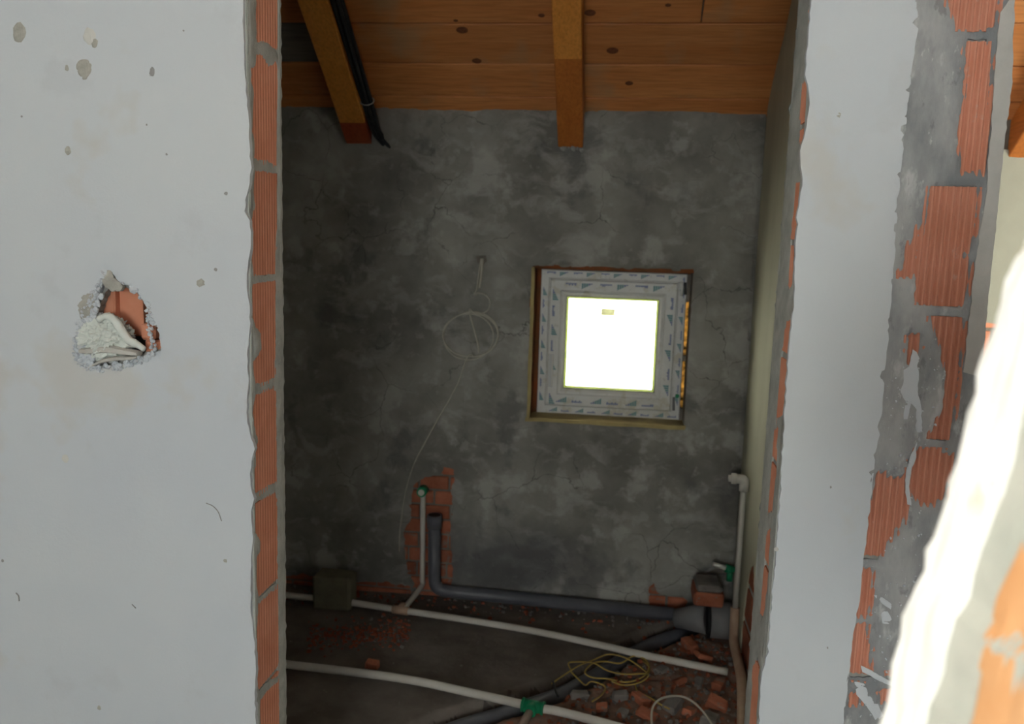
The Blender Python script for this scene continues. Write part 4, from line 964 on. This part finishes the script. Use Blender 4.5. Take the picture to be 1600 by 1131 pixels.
# rubble
rr = random.Random(21)
def in_rubble(x, y): 
    d, s = dist_tr(x, y); return s > 0 and d > .07 and x < XP - .03
gr, rd = nb(), nb(); n = 0
while n < 900:
    x = rr.uniform(-.2, XP - .02); y = rr.uniform(2.1, 3.12)
    if not in_rubble(x, y): continue
    n += 1; s = rr.uniform(.003, .011); rock(rd if rr.random() < .45 else gr, (x, y, floor_h(x, y) + s * .3), s, rr)
for k in range(420):
    a = rr.gauss(0, .5); px_ = rr.uniform(480, 640); py_ = 992 + rr.gauss(0, 11) - (px_ - 560) * .05
    p = at(px_, py_, 2, 0); s = rr.uniform(.003, .009); rock(rd if rr.random() < .8 else gr, (p.x, p.y, floor_h(p.x, p.y) + s * .3), s, rr)
for k in range(260):
    x = rr.uniform(-1.3, .45); y = YB - abs(rr.gauss(0, .07)) - .01; s = rr.uniform(.003, .010); rock(rd if rr.random() < .55 else gr, (x, y, floor_h(x, y) + s * .3), s, rr)
nf_ = len(gr.faces); me = bpy.data.meshes.new('t'); rd.to_mesh(me); rd.free(); gr.from_mesh(me); bpy.data.meshes.remove(me)
for i_, f_ in enumerate(gr.faces): f_.material_index = 1 if i_ >= nf_ else 0
tag(obj('rubble', gr, [M['rubble'], M['brick_crumb']]), 'scattered crumbs of red brick and grey mortar over the bathroom floor', 'rubble', kind='stuff')
def shard(bm, c, s, rr):
    a = Vector((s * rr.uniform(.8, 1.5), s * rr.uniform(.6, 1.1), s * rr.uniform(.35, .8)))
    t = bmesh.new(); box(t, -a, a, s * .18); q = Matrix.Rotation(rr.uniform(0, 6.28), 4, 'Z') @ Matrix.Rotation(rr.uniform(-.4, .4), 4, 'X') @ Matrix.Rotation(rr.uniform(-.3, .3), 4, 'Y')
    for v in t.verts: v.co = Vector(c) + (q @ (v.co * (1 + .25 * noise.noise(v.co * 60 + Vector(c) * 9))))
    me = bpy.data.meshes.new('t'); t.to_mesh(me); t.free(); bm.from_mesh(me); bpy.data.meshes.remove(me)
ctr = [(1078, 1012, 1, 'red brick fragment nearest the grey drain stub'), (1098, 1029, 1, 'red brick fragment just behind the right end of the rear floor pipe'), (1034, 1050, 0, 'grey mortar lump right of the yellow cord, under the rear floor pipe'),
       (1062, 1066, 1, 'flat red brick fragment midway between the yellow cord and the right wall'), (1092, 1066, 0, 'pale grey mortar lump in front of the rear floor pipe end'), (1122, 1076, 1, 'red brick fragment against the right wall in front of the rear pipe end'),
       (1050, 1104, 0, 'wide grey mortar lump lying inside the cable loop'), (1077, 1112, 1, 'red brick fragment inside the cable loop on its right'), (1120, 1104, 1, 'red brick fragment outside the cable loop, beside the beige sleeve'),
       (1000, 1095, 1, 'red brick fragment just left of the cable loop'), (968, 1092, 0, 'grey mortar lump under the front strand of the yellow cord'), (972, 1120, 0, 'largest grey mortar lump at the bottom edge, left of the cable loop'),
       (940, 1108, 1, 'red brick fragment beside the front floor pipe, below the yellow cord'), (905, 1090, 0, 'grey mortar lump between the green tee and the yellow cord'), (1108, 1128, 0, 'grey mortar lump at the bottom edge, right of the cable loop'), (1010, 1122, 1, 'red brick fragment at the bottom edge touching the cable loop')]
for i, (x, y, red, lb) in enumerate(ctr):
    p = at(x, y, 2, .008); s = rr.uniform(.018, .027); bm = nb(); shard(bm, (p.x, p.y, floor_h(p.x, p.y) + s * .4), s, rr)
    if red: tag(obj('brick_fragment', bm, M['brick_red']), lb, 'brick fragment', 'red brick fragments in the rubble')
    else: tag(obj('mortar_fragment', bm, M['rubble']), lb, 'mortar lump', 'grey mortar lumps in the rubble')
p = at(582, 1043, 2, 0); bm = nb(); shard(bm, (p.x, p.y, .012), .02, rr)
tag(obj('brick_fragment', bm, M['brick_red']), 'lone red brick fragment just behind the front floor pipe', 'brick fragment')
# wad of plastic and dry strips stuffed in the cavity of the left wall
def crumple(name, c, s, m, seed, sub=4, amp=.35, fr=2.2, parent=None):
    bm = nb(); bmesh.ops.create_icosphere(bm, subdivisions=sub, radius=1)
    for v in bm.verts:
        n_ = v.co.copy(); q_ = (n_.x * .8 + n_.z * .6, n_.y, n_.z * .8 - n_.x * .6); n0_ = n_; n_ = Vector((q_[0] * .7, q_[1], q_[2] * 2.4)); k = 1 + amp * (1 - 2 * abs(noise.noise(n_ * fr + Vector((seed, 0, 0))))) + amp * .5 * (1 - 2 * abs(noise.noise(n_ * fr * 2.6 + Vector((seed, 3, 0))))) + amp * .12 * (1 - 2 * abs(noise.noise(n_ * fr * 5 + Vector((seed, 7, 0)))))
        v.co = Vector((n0_.x * s[0], n0_.y * s[1], n0_.z * s[2])) * k + Vector(c)
    return obj(name, bm, m, parent)
c = P1(165, 528, Y0 + .018); k_ = at(166, 528, 1, Y0).x - at(165, 528, 1, Y0).x
wad = crumple('plastic_wad', c, (30 * k_, .020, 24 * k_), M['plastic_wad'], 3, 5, .42, 2.0)
tag(wad, 'crumpled milky plastic film stuffed into the broken hole in the left wall', 'plastic film')
fold = nb(); pts = smooth_path([P1(x, y, Y0 - .002) for x, y in [(152, 500), (168, 494), (182, 504), (192, 520), (202, 532), (214, 538), (226, 546)]], 5)
rs = [(4 + 3.0 * math.sin(PI * i / (len(pts) - 1)) + 1.2 * noise.noise((i * .5, 0, 0))) * k_ for i in range(len(pts))]
tube(fold, pts, 0, 8, rs=rs)
for v in fold.verts: v.co.y += (v.co.y - (Y0 - .002)) * -.2
obj('twisted_fold', fold, M['plastic_wad'], wad)
def strip(name, pts, wz, wy, m, label, seed):
    pts = smooth_path([P1(x, y, Y0 + .002) for x, y in pts], 5); bm = nb(); rings = []
    for i, p in enumerate(pts):
        e = .55 + .45 * math.sin(PI * min(1, max(0, (i + .6) / len(pts)))); h = wz * k_ * e * (1 + .3 * noise.noise((i * .6, seed, 0))); rings.append([bm.verts.new(p + Vector((0, dy, dz))) for dy, dz in ((-wy, -h * .6), (-wy * 1.1, h * .5), (0, h), (wy, h * .6), (wy, -h * .6), (0, -h))])
    for a, b in zip(rings, rings[1:]):
        for j in range(6): bm.faces.new((a[j], a[(j + 1) % 6], b[(j + 1) % 6], b[j]))
    bm.faces.new(rings[0]); bm.faces.new(rings[-1]); return tag(obj(name, bm, m), label, 'rag')
strip('rag_strip', [(128, 548), (145, 547), (170, 545), (195, 549), (218, 552)], 6.5, .010, M['rag'], 'thick beige strip lying under the plastic in the wall hole', 1)
strip('rag_strip', [(148, 570), (160, 564), (180, 560), (205, 559), (216, 557)], 3.6, .008, M['rag'], 'thinner pale strip, lowest in the hole of the left wall', 2)
